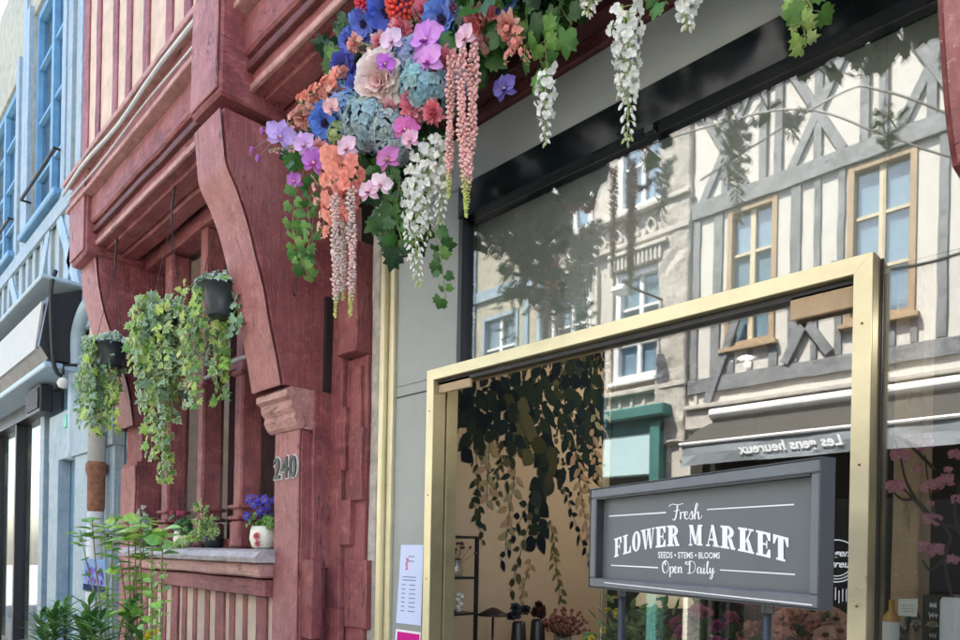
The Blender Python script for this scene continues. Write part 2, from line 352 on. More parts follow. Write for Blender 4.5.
# jetty: soffit and bressummer along the front
def yD(D): return D-2.0
XJ0, XJ1 = -5.95, 3.0
mb = MB()
box(mb, XJ0, XJ1, -.17, .02, ZS-.12, ZS, jit=.014)                  # wall plate over the window
for k, (yy, hh) in enumerate(((-.28, .0), (-.39, .02))): box(mb, XJ0, XJ1, yy-.05, yy+.05, ZS-.07+hh, ZS+.05, jit=.010)
hpart('jetty_joist', mb, RX)
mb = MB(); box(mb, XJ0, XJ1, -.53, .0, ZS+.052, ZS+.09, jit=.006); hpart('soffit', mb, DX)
mb = MB(); box(mb, XJ0, XJ1, -.50, -.43, ZS-.03, ZS+.11, jit=.01); box(mb, XJ0, XJ1, -.545, -.45, ZS+.115, ZS+.30, jit=.012, bev=.012)
box(mb, XJ0-.03, XJ1, -.56, -.47, ZS+.32, ZS+.50, jit=.014, bev=.015); box(mb, XJ0-.03, XJ1, -.53, -.45, ZS+.51, ZS+.66, jit=.01)
hpart('bressummer', mb, RX)
mb = MB(); box(mb, XJ0, XJ1, -.512, -.49, ZS-.034, ZS+.0, jit=.005); box(mb, XJ0-.04, XJ1, -.60, -.52, ZS+.305, ZS+.335, jit=.008); box(mb, XJ0-.05, XJ1, -.625, -.5, ZS+.50, ZS+.535, jit=.008)
hpart('moulding', mb, PX, 'pale worn moulding along the jetty')
# cable and thin pipe on bressummer
mb = MB(); tube(mb, [(x, -.635+.006*math.sin(x*5), ZS+.42+.012*math.sin(x*3.1)) for x in [XJ0+.0+i*.25 for i in range(30)]], .012); hpart('cable', mb, PIPE)
mb = MB(); tube(mb, [(x, -.60, ZS+.375+.01*math.sin(x*4)) for x in [XJ0+i*.25 for i in range(30)]], .006); hpart('cable', mb, PIPE)
# upper wall of cream plaster and red studs
mb = MB(); box(mb, XJ0, XJ1, -.50, 4.2, ZS+.67, 6.7, bev=0); hpart('upper_wall', mb, CREAM)
k = 0; x = XJ0
while x < -1:
    mb = MB(); wv = .10 if k else .15; box(mb, x, x+wv, -.512, -.495, ZS+.665, 6.7, jit=.008, seg=.2); hpart('stud', mb, RZ); x += .33+.06*math.sin(k*2.1); k += 1
mb = MB(); box(mb, XJ0-.05, XJ0-.002, 0.02, 4.2, 0, 6.7, bev=0); hpart('side_wall', mb, CREAM)
# ---- window bay
ZSILL = az(200, 548, -.3)
mb = MB(); x0, x1 = XL1+.01, XR0+.05
prism(mb, [(-.02, ZSILL), (-.24, ZSILL), (-.30, ZSILL-.012), (-.33, ZSILL-.045), (-.32, ZSILL-.07), (-.02, ZSILL-.07)], 'x', x0, x1)
sill = hpart('window_sill', mb, GX, 'grey weathered wooden window sill')
mb = MB(); box(mb, x0+.02, x1-.02, -.29, -.02, ZSILL-.15, ZSILL-.075, jit=.016, bev=.01); hpart('sill_beam', mb, PX)
mb = MB(); box(mb, x0+.0, x1-.03, -.25, -.02, ZSILL-.25, ZSILL-.16, jit=.010); hpart('sill_rail', mb, RX)
mb = MB(); box(mb, XL1, XR0, -.19, .0, .12, ZSILL-.255, bev=0); hpart('apron_panel', mb, CREAM, 'cream plaster apron below the window')
n = 12; XA = XL1+.02
for i in range(n):
    x = XA+(XR0-XA)*i/n; big = i in (0, 4, 8, 11)
    mb = MB(); ww = .12 if big else .065+.01*math.sin(i*3)
    box(mb, x, x+ww, -.205 if big else -.197, -.185, .12, ZSILL-.257, jit=.006); hpart('stud', mb, RZ)
mb = MB(); box(mb, XL1, XR0, -.215, -.185, .12, .3, jit=.006); hpart('bottom_rail', mb, RX)
# mullions
ZH = ZS-.125
cols = [(160, 187), (195, 222), (232, 262)]
for j, (a_, b_) in enumerate(cols):
    xa, xb = ax(a_, -.16), ax(b_, -.02); mb = MB(); xm = (xa+xb)/2
    box(mb, xa, xb, -.16, -.02, ZSILL+.17, ZH-.002, jit=.008, bev=.012)
    box(mb, xa-.015, xb+.015, -.175, -.01, ZSILL+.002, ZSILL+.165, jit=.006, bev=.014)
    for zz in (ZSILL+.17, ZSILL+.235): box(mb, xa-.022, xb+.02, -.185, -.0, zz, zz+.022, bev=.010)
    for zz in (ZSILL+1.02,): box(mb, xa-.02, xb+.02, -.18, -.0, zz, zz+.03, bev=.010)
    hpart('mullion', mb, RZ)
mb = MB(); box(mb, XL1+.02, XR0-.02, -.10, -.03, ZSILL+1.10, ZSILL+1.18, jit=.006); hpart('transom', mb, RX)
mb = MB(); box(mb, XL1+.02, XR0-.02, -.10, -.03, ZSILL+.002, ZSILL+.06); hpart('window_frame', mb, RX)
xx = [XL1+.02]
for a_, b_ in cols: xx += [ax(a_, -.1), ax(b_, -.02)]
xx.append(XR0+.02)
for k in range(0, len(xx), 2):
    if xx[k+1]-xx[k] < .05: continue
    mb = MB(); box(mb, xx[k], xx[k+1], -.045, -.04, ZSILL+.06, ZH, bev=0); hpart('window_pane', mb, GLASSW)
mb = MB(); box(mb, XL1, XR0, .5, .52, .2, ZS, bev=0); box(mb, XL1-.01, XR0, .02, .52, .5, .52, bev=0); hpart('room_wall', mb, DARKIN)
# ================================================================== SHOPFRONT (parts of the house)
XG0, XG1 = ax(457, -.02), 2.2
ZBAND0, ZBAND1, ZGREY = 1.6+1.39, 1.6+1.53, 1.6+1.745
YP = -.067                                    # front of the brass portal
XPL, XPR = ax(424, YP), -.585                 # portal outer edges
ZP = az(868, 253, YP); FT = .046              # portal top, face width
shop = house
mb = MB(); xa, xb = ax(393, -.02), ax(455, -.02)
zj = az(410, 395, -.02)
box(mb, xa, XPL+.02, -.02, -.004, .12, zj-.003, bev=.002); box(mb, xa, XPL+.02, -.02, -.004, zj+.003, ZP-.021, bev=.002); box(mb, xa, XG0-.012, -.02, -.004, ZP-.02, ZGREY, bev=.002); hpart('side_panel', mb, GREYP, 'light grey laminate panel beside the door')
mb = MB(); box(mb, xa, XPL+.02, -.014, -.004, zj-.003, zj+.003, bev=0); hpart('panel_joint', mb, BLACK)
xf0, xf1 = ax(377, -.03), xa-.002
wf = (xf1-xf0)
mb = MB(); box(mb, xf0, xf0+wf*.3, -.03, .06, .12, ZGREY, bev=.002); hpart('trim', mb, BRONZE, 'brown bronze edge trim')
mb = MB(); box(mb, xf0+wf*.33, xf0+wf*.62, -.065, .06, .12, ZGREY, bev=.004); box(mb, xf0+wf*.68, xf1, -.04, .06, .12, ZGREY, bev=.004); hpart('trim', mb, GOLDL, 'pale brass edge trim')
mb = MB(); box(mb, XG0-.012, XG0+.012, -.035, .03, ZP, ZBAND0, bev=.001); hpart('glass_edge', mb, BLACK)
mb = MB(); box(mb, XG0-.012, XG1, -.045, .06, ZBAND0, ZBAND1, bev=.006); box(mb, XG0+.9, XG0+.94, -.06, -.03, ZBAND0-.03, ZBAND0-.001); hpart('black_band', mb, BLACKG, 'gloss black band above the glass')
mb = MB(); box(mb, xa, XG1, -.03, .06, ZBAND1+.002, ZGREY+.002, bev=.002); hpart('fascia_panel', mb, GREYP, 'plain grey fascia above the black band')
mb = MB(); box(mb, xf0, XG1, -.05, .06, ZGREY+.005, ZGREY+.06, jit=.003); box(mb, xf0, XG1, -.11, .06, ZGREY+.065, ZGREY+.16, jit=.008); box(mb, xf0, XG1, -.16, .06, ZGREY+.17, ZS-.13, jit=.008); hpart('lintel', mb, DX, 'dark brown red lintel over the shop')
# large glass
mb = MB(); box(mb, XG0+.012, XPR-.0, .0, .008, ZP-.02, ZBAND0-.001, bev=0); box(mb, XPR-.02, XG1, .0, .008, .45, ZP-.021, bev=0); box(mb, XPR+.0005, XG1, .0, .008, ZP-.0205, ZBAND0-.001, bev=0)
hpart('shop_window', mb, GLASS, 'tall shop pane mirroring the houses opposite')
mb = MB(); box(mb, XG0+.013, XG1, .05, .056, ZP-.02, ZBAND0+.02, bev=0); hpart('blind', mb, flat('taupe_blind', (.34, .33, .295), .9, var=.10, sc=3), 'taupe blind lowered behind the upper glass')
mb = MB(); box(mb, XPR+.01, XG1, -.03, .04, .12, .45, bev=.004); hpart('stall_riser', mb, GREYP)
# portal
mb = MB()
def mitre(mb_, y0, y1, xo0, xo1, zo, fw, zb, mi=0):
    for poly in ([(xo0, zb), (xo0+fw, zb), (xo0+fw, zo-fw), (xo0, zo)], [(xo1, zb), (xo1, zo), (xo1-fw, zo-fw), (xo1-fw, zb)], [(xo0+.0006, zo), (xo1-.0006, zo), (xo1-fw-.0006, zo-fw), (xo0+fw+.0006, zo-fw)]):
        prism(mb_, poly, 'y', y0, y1, mi)
mitre(mb, YP+.003, -.0015, XPL, XPR, ZP, FT, .12); hpart('door_frame', mb, GOLD, 'brass box frame around the doorway')
mb = MB(); mitre(mb, YP-.003, YP+.002, XPL+.001, XPR-.001, ZP-.001, FT-.002, .121); hpart('frame_face', mb, GOLDL, 'pale brass front face of the door frame')
mb = MB(); box(mb, XPR+.001, XPR+.006, -.008, -.001, .12, ZP-.0, bev=.001); hpart('jamb_strip', mb, BLACK)
mb = MB(); box(mb, XPL+FT-.02, XPL+FT+.001, .010, .072, .12, ZP-FT-.001, bev=.001); box(mb, XPR-FT-.001, XPR-FT+.02, .010, .06, .12, ZP-FT-.001, bev=.001); box(mb, XPL+FT+.002, XPR-FT-.002, .010, .07, ZP-FT-.001, ZP-FT+.02, bev=.001); hpart('door_lining', mb, GOLD, 'khaki brass lining inside the doorway')
mb = MB(); box(mb, XPL+FT+.002, XPR-FT-.002, -.045, -.012, ZP-FT-.022, ZP-FT-.002, bev=.002); hpart('door_track', mb, BLACK)
for k in range(6):
    z = .4+k*.36; mb = MB(); tube(mb, [(XPR-FT/2, YP-.0045, z), (XPR-FT/2, YP-.002, z)], .0035, 10); tube(mb, [(XPL+FT/2, YP-.0045, z), (XPL+FT/2, YP-.002, z)], .0035, 10); hpart('screw', mb, BRONZE)
mb = MB(); box(mb, XPL-.006, XPL-.0005, -.024, -.005, .12, ZP, bev=0); hpart('sealant', mb, BLACK)
XD0 = ax(602, -.012)
mb = MB(); box(mb, XD0, XPR-FT-.003, -.020, -.010, .16, ZP-FT-.024, bev=.001); door = hpart('glass_door', mb, GLASS, 'frameless glass door leaf standing right of the opening')
mb = MB(); box(mb, XPR-FT-.17, XPR-FT-.004, -.045, -.030, ZP-FT-.075, ZP-FT-.012, bev=.002); hpart('patch_fitting', mb, TANW, parent=None)
mb = MB(); box(mb, XPL+FT+.004, XPL+FT+.20, -.045, -.030, ZP-FT-.055, ZP-FT-.008, bev=.002); hpart('patch_fitting', mb, TANW, parent=None)
# round decal on the glass door
def text_mesh(txt, size, font_shear=0, bold=0, ext=.0006, spacing=1.0):
    c = bpy.data.curves.new('text', 'FONT'); c.body = txt; c.size = size; c.shear = font_shear; c.offset = bold; c.extrude = ext; c.align_x = 'CENTER'; c.space_character = spacing; c.resolution_u = 3
    o = bpy.data.objects.new('text', c); COL.objects.link(o); dg = bpy.context.evaluated_depsgraph_get()
    me = bpy.data.meshes.new_from_object(o.evaluated_get(dg)); vs = [v.co.copy() for v in me.vertices]; fs = [list(p.vertices) for p in me.polygons]
    bpy.data.objects.remove(o); bpy.data.curves.remove(c); bpy.data.meshes.remove(me); return vs, fs
def put_text(mb_, txt, size, M, shear=0, bold=0, mi=0, col=None, sx=1, spacing=1):
    vs, fs = text_mesh(txt, size, shear, bold, spacing=spacing); mb_.add([M @ Vector((v.x*sx, v.y, v.z)) for v in vs], fs, mi, col)
def plane_M(o, X, Y):
    X = Vector(X).normalized(); Y = Vector(Y).normalized(); Z = X.cross(Y); o = Vector(o)
    return Matrix(((X.x, Y.x, Z.x, o.x), (X.y, Y.y, Z.y, o.y), (X.z, Y.z, Z.z, o.z), (0, 0, 0, 1)))
def arcstroke(mb_, M, r, wd, a0, a1, n=40, mi=0, col=None):
    vs = []; fs = []
    for i in range(n+1):
        an = a0+(a1-a0)*i/n
        for rr in (r-wd/2, r+wd/2): vs.append(M @ Vector((rr*math.cos(an), rr*math.sin(an), .0003)))
    for i in range(n): fs.append([2*i, 2*i+1, 2*i+3, 2*i+2])
    mb_.add(vs, fs, mi, col)
pc = at(836, 561, -.0225); pc.y = -.0215
M = plane_M(pc, (1, 0, 0), (0, 0, 1)); mb = MB()
M = M @ Matrix.Scale(.56, 4)
arcstroke(mb, M, .10, .005, 0, 6.2832); arcstroke(mb, M, .086, .004, 3.5, 5.9); arcstroke(mb, M, .072, .004, 3.6, 5.8)
put_text(mb, 'les gens', .048, M @ Matrix.Translation((0, .022, 0)), .3, .001); put_text(mb, 'heureux', .048, M @ Matrix.Translation((0, -.03, 0)), .3, .001)
for k in range(7): mb.add([M @ Vector((-.05+.016*k+dx, dz-.12-.02*abs(math.sin(k*2)), .0002)) for dx, dz in ((0, 0), (.004, 0), (.004, -.06), (0, -.06))], [[0, 1, 2, 3]])
o = hpart('decal', mb, WHITEP, 'round white lettering on the glass door')
# ---- shop room shell
XW = -2.75
mb = MB(); box(mb, XW-.1, XG1+.3, .06, 4.2, 3.05, 3.15, bev=0); hpart('shop_ceiling', mb, CEIL)
mb = MB(); box(mb, XW-.1, XG1+.3, .06, 4.2, .05, .16, bev=0); hpart('shop_floor', mb, FLOOR)
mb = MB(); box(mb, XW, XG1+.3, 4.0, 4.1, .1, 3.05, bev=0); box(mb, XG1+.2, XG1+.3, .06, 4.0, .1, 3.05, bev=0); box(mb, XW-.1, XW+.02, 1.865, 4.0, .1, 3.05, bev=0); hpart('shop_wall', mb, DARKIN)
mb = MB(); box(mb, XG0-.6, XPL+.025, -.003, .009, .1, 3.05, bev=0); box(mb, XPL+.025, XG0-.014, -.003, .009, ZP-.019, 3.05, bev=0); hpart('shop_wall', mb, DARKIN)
# wallpapered side wall: tan ground with printed hanging foliage
def leaf2d(mb_, M, L, W, col, n=5, mi=1, lift=0):
    vs = [M @ Vector((0, 0, lift))]; 
    for i in range(1, n): t_ = i/n; vs.append(M @ Vector((W*math.sin(math.pi*t_**.8), L*t_, lift)))
    vs.append(M @ Vector((0, L, lift)))
    for i in range(n-1, 0, -1): t_ = i/n; vs.append(M @ Vector((-W*math.sin(math.pi*t_**.8), L*t_, lift)))
    mb_.add(vs, [list(range(len(vs)))], mi, col)
mb = MB(); mb.add([(XW, .06, .1), (XW, 1.86, .1), (XW, 1.86, 3.05), (XW, .06, 3.05)], [[0, 1, 2, 3]], 0)
box(mb, XW-.1, XW-.002, .06, 1.86, .1, 3.05, bev=0)
lay = [0]
def wp_leaf(y, z, ang, L, W, col):
    lay[0] += 1; M_ = plane_M((XW+.002+lay[0]*.0000022, y, z), (0, math.cos(ang), math.sin(ang)), (0, -math.sin(ang), math.cos(ang))); leaf2d(mb, M_, L, W, col)
wpal = [(.006, .012, .018), (.009, .021, .024), (.016, .028, .020), (.038, .042, .02), (.08, .08, .045), (.022, .032, .038)]
def wy(px, py): p = atX(px, py, XW); return p.y, p.z
for i in range(520):           # dense canopy at the top
    y = R.uniform(.3, 1.82); z = 3.04-abs(R.gauss(0, .24+.10*math.sin(y*5))); wp_leaf(y, z, R.uniform(2.2, 4.1), R.uniform(.04, .12), R.uniform(.012, .036), R.choice(wpal))
def wp_sprig(px0, py0, px1, py1, nl, L, W, cols_):
    y0, z0 = wy(px0, py0); y1, z1 = wy(px1, py1)
    for i in range(nl):
        t_ = i/max(1, nl-1); y = y0+(y1-y0)*t_+.02*math.sin(t_*9); z = z0+(z1-z0)*t_
        base = math.atan2(-(y1-y0), (z1-z0)); s_ = (1 if i % 2 else -1)
        wp_leaf(y, z, base+s_*R.uniform(.5, 1.1), L*R.uniform(.7, 1.2), W*R.uniform(.8, 1.2), R.choice(cols_))
    lay[0] += 1
    dx = .0022; mb.add([(XW+.002+lay[0]*.0000022, y0-dx, z0), (XW+.002+lay[0]*.0000022, y0+dx, z0), (XW+.002+lay[0]*.0000022, y1+dx, z1), (XW+.002+lay[0]*.0000022, y1-dx, z1)], [[0, 1, 2, 3]], 1, wpal[2])
for i in range(900):
    y = R.uniform(.35, 1.8); z = R.uniform(2.2, 2.95) - .5*R.random()*math.sin(y*3)**2; wp_leaf(y, z, R.uniform(0, 6.28), R.uniform(.02, .07), R.uniform(.006, .02), R.choice(wpal)) if R.random() < (z-1.9) else None
pale = [(.30, .23, .12), (.24, .22, .13), (.33, .22, .15)]
dk, md, ol = wpal[:3], wpal[2:5], [(.14, .12, .05), (.10, .10, .05), (.18, .14, .07)]
for a_ in ((540, 365, 545, 470, 15, .17, .040, dk), (560, 360, 585, 430, 12, .15, .04, dk), (500, 370, 490, 430, 12, .12, .035, dk), (475, 380, 470, 450, 9, .14, .045, dk), (520, 375, 520, 420, 10, .16, .05, dk),
          (548, 440, 535, 540, 15, .13, .045, dk), (545, 470, 500, 560, 16, .07, .018, dk), (560, 480, 588, 560, 13, .07, .016, dk), (535, 500, 510, 590, 12, .06, .02, md), (560, 400, 575, 470, 12, .11, .035, dk),
          (570, 440, 600, 520, 16, .08, .012, ol), (500, 450, 495, 500, 12, .06, .012, md), (550, 520, 560, 600, 16, .07, .013, ol), (475, 430, 480, 540, 14, .06, .015, md), (590, 400, 592, 470, 10, .11, .03, dk), (525, 430, 505, 480, 10, .08, .02, md), (512, 395, 530, 450, 9, .16, .05, md), (585, 370, 600, 420, 8, .14, .04, dk)):
    wp_sprig(*a_)
for a_ in ((490, 430, 486, 500, 12, .09, .02, pale), (575, 455, 588, 540, 14, .09, .02, pale), (515, 470, 505, 540, 12, .08, .02, pale), (592, 400, 596, 480, 12, .09, .02, pale), (478, 480, 474, 520, 8, .06, .018, md), (530, 560, 520, 600, 10, .05, .014, pale), (505, 400, 512, 440, 9, .10, .035, dk), (470, 395, 482, 440, 9, .11, .04, dk), (590, 380, 583, 450, 10, .10, .035, dk)): wp_sprig(*a_)
for i in range(7):
    y, z = wy(R.uniform(530, 570), R.uniform(440, 500)); wp_leaf(y, z, R.uniform(2.3, 4.), R.uniform(.12, .19), R.uniform(.04, .06), [(.04, .045, .03), (.01, .02, .02), (.025, .035, .035), (.05, .05, .025)][i % 4])
hpart('wallpaper', mb, [WALLP, CARD], 'tan wallpaper printed with dark hanging foliage')
# ================================================================== OPPOSITE HOUSES (seen in the glass)
YO = -7.0
def opp_window(house_, px0, px1, zt, zb, fm, gm, lights=(2, 3), depth=.12, fw=.07, lbl=None):
    xa, xb = px0, px1
    mb = MB(); f = fw
    box(mb, xa, xa+f, YO-.1, YO+.03, zb, zt); box(mb, xb-f, xb, YO-.1, YO+.03, zb, zt); box(mb, xa+f, xb-f, YO-.1, YO+.028, zt-f, zt); box(mb, xa+f, xb-f, YO-.1, YO+.03, zb, zb+f)
    o = mb.build('window', fm[0], house_)
    if lbl: o['label'] = lbl
    mb = MB(); m_ = .035
    for i in range(1, lights[0]):
        x = xa+(xb-xa)*i/lights[0]; box(mb, x-m_, x+m_, YO-.08, YO-.02, zb+f, zt-f)
    for i in range(1, lights[1]):
        z = zb+(zt-zb)*i/lights[1]; box(mb, xa+f, xb-f, YO-.072, YO-.028, z-.02, z+.02)
    c = mb.build('glazing_bar', fm[1], o); c.location = (0, 0, 0)
    mb = MB(); box(mb, xa+f, xb-f, YO-.062, YO-.058, zb+f, zt-f, bev=0); mb.build('pane', gm, o)
    mb = MB(); box(mb, xa+f, xb-f, YO-.10, YO-.09, zb+f, zt-f, bev=0); mb.build('curtain', CURT, o)
    mb = MB(); box(mb, xa-.05, xb+.05, YO-.02, YO+.10, zb-.06, zb-.002); mb.build('sill', fm[0], o)
XH1, XH2 = mir(692, 300).x, mir(545, 300).x
# wall with openings
def wall_holes(house_, x0, x1, z0, z1, holes, mat, y0=-7.35, y1=-7.0, name='wall'):
    xs_ = sorted({x0, x1, *[h[0] for h in holes], *[h[1] for h in holes]}); zs_ = sorted({z0, z1, *[h[2] for h in holes], *[h[3] for h in holes]})
    mb = MB()
    for i in range(len(xs_)-1):
        for j in range(len(zs_)-1):
            cx, cz = (xs_[i]+xs_[i+1])/2, (zs_[j]+zs_[j+1])/2
            if any(h[0] < cx < h[1] and h[2] < cz < h[3] for h in holes): continue
            box(mb, xs_[i], xs_[i+1], y0, y1, zs_[j], zs_[j+1], bev=0)
    return mb.build(name, mat, house_)
# -- half timbered white and grey house
h1 = thing('half_timbered_house', 'white plastered house with grey timbers and tan windows across the street, mirrored in the glass', 'house', (-1, -8, 0))
zt, zb = 1.6+4.70, 1.6+2.80
wins = [(mir(727, 270).x, mir(777, 270).x), (mir(848, 220).x, mir(917, 220).x)]
dx = wins[1][0]-wins[0][0]; wins.append((wins[1][0]+dx, wins[1][1]+dx)); wins.append((wins[2][0]+dx, wins[2][1]+dx))
ZG = 1.6+1.75
holes = [(a_, b_, zb, zt) for a_, b_ in wins]+[(XH1+.04, 4.5, .12, 3.0)]
wall_holes(h1, XH1, 6, 0, 9.2, holes, CREAMP)
for a_, b_ in wins: opp_window(h1, a_+.002, b_-.002, zt-.002, zb+.002, (TANW, TANL), GLASSB, (2, 3), lbl='tan wooden casement window')
def gbeam(x0, x1, z0, z1, y=.035, nm='beam', m=GH):
    mb = MB(); box(mb, x0, x1, YO-.01, YO+y, z0, z1, jit=.02, seg=.25); mb.build(nm, m, h1)
gbeam(XH1, 6, 6.32, 6.55, .06); gbeam(XH1, 6, 3.85, 4.05, .05); gbeam(XH1, 6, 7.75, 7.98, .06)
mb = MB(); box(mb, XH1, 6, YO-.01, YO+.10, 3.35, 3.62, bev=.02); box(mb, XH1, 6, YO-.01, YO+.16, 3.62, 3.68, bev=.01); mb.build('cornice', STONE, h1)
x = XH1+.02; i = 0
while x < 6:
    for (z0, z1) in ((4.06, 6.31),):
        wv = .10+.03*math.sin(i*1.7)
        if not any(a_-wv < x < b_ for a_, b_ in wins):
            mb = MB(); box(mb, x, x+wv, YO-.01, YO+.03+.004*(i % 3), z0, z1, jit=.018, seg=.25); mb.build('stud', GZ, h1)
        else:
            mb = MB(); box(mb, x, x+wv, YO-.01, YO+.03, 4.06, zb-.03-.03, jit=.01) if zb-.07 > 4.1 else None
            if mb.v: mb.build('stud', GZ, h1)
    x += .27+.03*math.cos(i*2.3); i += 1
# x braces above the beam
x = XH1+.15; i = 0
while x < 5.5:
    for (p, q) in (((x, 6.55), (x+.62, 7.75)), ((x+.62, 6.55), (x, 7.75))):
        mb = MB(); off = .022 if p[0] == x else .03
        bar(mb, (p[0], YO+off-.0, p[1]), (q[0], YO+off, q[1]), .11, .05, (0, 1, 0)); mb.build('brace', GH, h1)
    for dx_ in (.27, .80, 1.0):
        mb = MB(); box(mb, x+dx_, x+dx_+.1, YO-.01, YO+.045+.012*(dx_ > .5), 6.55, 7.75, jit=.015, seg=.25); mb.build('stud', GZ, h1)
    x += 1.22; i += 1
for (p, q) in (((XH1+.3, 3.70), (XH1+.75, 4.9)), ((wins[0][1]+.15, 4.06), (wins[0][1]+.75, 5.2)), ((wins[1][0]-.75, 5.0), (wins[1][0]-.15, 4.1))):
    mb = MB(); bar(mb, (p[0], YO+.05, p[1]), (q[0], YO+.05, q[1]), .11, .05, (0, 1, 0)); mb.build('brace', GH, h1)
mb = MB(); box(mb, XH1-.02, 6, -13, -8.3, 0, 9.2, bev=0); prism(mb, [(-6.6, 9.2), (-10, 12.5), (-13.4, 9.2)], 'x', XH1, 6); mb.build('roof', flat('slate_roof', (.12, .13, .15), .7), h1)
# ground floor shopfront, dark with awning
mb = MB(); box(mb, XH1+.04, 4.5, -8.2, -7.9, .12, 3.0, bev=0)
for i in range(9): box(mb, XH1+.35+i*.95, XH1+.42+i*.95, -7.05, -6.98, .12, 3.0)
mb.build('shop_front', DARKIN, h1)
mb = MB()
for i in range(60):
    x = R.uniform(XH1+.5, 4.3); z = R.uniform(1.2, 2.9); s_ = R.uniform(.05, .2); box(mb, x, x+s_, -7.7, -7.5, z, z+s_*R.uniform(.7, 2), col=R.choice([(.10, .05, .02), (.14, .08, .04), (.02, .03, .02), (.2, .15, .1), (.08, .02, .015)]))
mb.build('shop_display', CARD, h1)
aw = thing('awning', 'grey cloth awning with white lettering over the shop across the street', 'awning', (-2, -6.8, 2.9))
xa0, xa1 = mir(682, 430, 6.1).x, 4.3
YA = -6.15
def zr(px, py, D): return mir(px, py, D).z
zv1, zv0 = zr(760, 437, 6.15), zr(760, 460, 6.15)
mb = MB()
nseg = 40
vs = []; fs = []
for i in range(nseg+1):
    x = xa0+(xa1-xa0)*i/nseg; wv = .012*math.sin(x*4.3)+.006*math.sin(x*11)
    for (y, z) in ((YO+.02, zv1+.42), (YO+.5, zv1+.23), (YA, zv1+.01), (YA+.01, zv1), (YA+.012+wv, (zv0+zv1)/2), (YA+.008-wv, zv0+wv*.6)): vs.append((x, y, z))
for i in range(nseg):
    for k in range(5): b_ = i*6+k; fs.append([b_, b_+6, b_+7, b_+1])
vs2 = [(x, y-.004, z-.004) for x, y, z in vs]; nn = len(vs)
f1 = [f for i, f in enumerate(fs) if i % 5 < 2]; f2 = [f for i, f in enumerate(fs) if i % 5 >= 2]
mb.add(vs+vs2, f1+[[k+nn for k in f[::-1]] for f in f1]); mb.build('cloth', flat('dark_awning_cloth', (.07, .065, .055), .8), aw)
mb = MB(); mb.add(vs+vs2, f2+[[k+nn for k in f[::-1]] for f in f2]); mb.build('valance', AWN, aw)
mb = MB(); tube(mb, [(xa0, YO+.12, zv1+.50), (xa1, YO+.12, zv1+.50)], .07, 12); tube(mb, [(xa0-.03, YA+.02, zv1+.0), (xa1, YA+.02, zv1+.0)], .022, 8); mb.build('roller', WHITE, aw)
for x in (xa0+.1, -2, 1, 4):
    mb = MB(); tube(mb, [(x, YO+.1, zv1+.2), (x, YA, zv1)], .02, 6); mb.build('arm', IRON, aw)
tp = at(792, 440, 6.16); tm = (zv0+zv1)/2
mb = MB(); put_text(mb, 'Les gens heureux', .165, plane_M((tp.x, YA+.03, tm-.05), (-1, 0, 0), (0, 0, 1)), .35, .004); mb.build('lettering', WHITEP, aw)
# -- pale stone house in the middle
h2 = thing('stone_house', 'pale carved stone house with white casements above the teal shop, mirrored in the glass', 'house', (-6.3, -8, 0))
def wz(px, py): return mir(px, py).z
w2 = [(mir(553, 310).x, mir(592, 310).x), (mir(617, 280).x, mir(666, 280).x)]
za1, za0 = 1.6+4.35, 1.6+3.15; zl1, zl0 = 1.6+4.35, 1.6+2.55
holes = [(a_, b_, 1.6+2.62, 1.6+4.3) for a_, b_ in w2]+[(XH2+.2, XH1-.03, .12, 2.4)]+[(a_, b_, 1.6+5.2, 1.6+6.6) for a_, b_ in w2]
wall_holes(h2, XH2, XH1-.003, 0, 9.0, holes, STONE)
for a_, b_ in w2:
    opp_window(h2, a_+.002, b_-.002, 5.898, 4.222, (WHITE, WHITE), GLASSB, (2, 3), fw=.09, lbl='white painted casement window'); opp_window(h2, a_+.002, b_-.002, 8.198, 6.802, (WHITE, WHITE), GLASSB, (2, 2), fw=.09)
    mb = MB(); nfl = 12
    for i in range(nfl): x = a_+(b_-a_)*i/nfl; box(mb, x, x+.05, YO, YO+.13, 5.92, 6.12, bev=.01)
    box(mb, a_-.08, b_+.08, YO-.01, YO+.16, 6.125, 6.19, bev=.01); mb.build('hood', STONE, h2)
    for s_ in (a_-.14, b_+.03):
        mb = MB(); box(mb, s_, s_+.11, YO-.01, YO+.07, 4.15, 6.12, jit=.012); mb.build('pilaster', STONE, h2)
for z0, z1, yy in ((6.25, 6.33, .12), (6.72, 6.79, .14), (4.0, 4.08, .1), (8.3, 8.42, .15)):
    mb = MB(); box(mb, XH2, XH1-.01, YO-.01, YO+yy, z0, z1, jit=.012, bev=.012); mb.build('string_course', STONE, h2)
for k in range(9):        # carved relief panels
    x = XH2+.15+k*.3; mb = MB(); tube(mb, catmull([(x, YO+.01, 6.36), (x+.1, YO+.04, 6.6), (x+.2, YO+.02, 6.45), (x+.12, YO+.045, 6.38), (x+.05, YO+.02, 6.55), (x+.22, YO+.03, 6.68)], 4), .022, 6); mb.build('relief', STONE, h2)
for k in range(14):
    x = XH2+.1+k*.21; mb = MB(); box(mb, x, x+.05, YO-.01, YO+.03, 2.95, 3.98, jit=.01); mb.build('panel_strip', STONE, h2)
mb = MB(); box(mb, XH1-.5, XH1-.02, YO-.01, YO+.09, 3.2, 9.0, jit=.05, seg=.15, fr=6, bev=.02); mb.build('quoin', ROUGHSTONE, h2)
mb = MB(); box(mb, XH2, XH1-.03, -13, -8.3, 0, 9, bev=0); mb.build('roof', flat('slate_roof_dark', (.12, .13, .15), .7), h2)
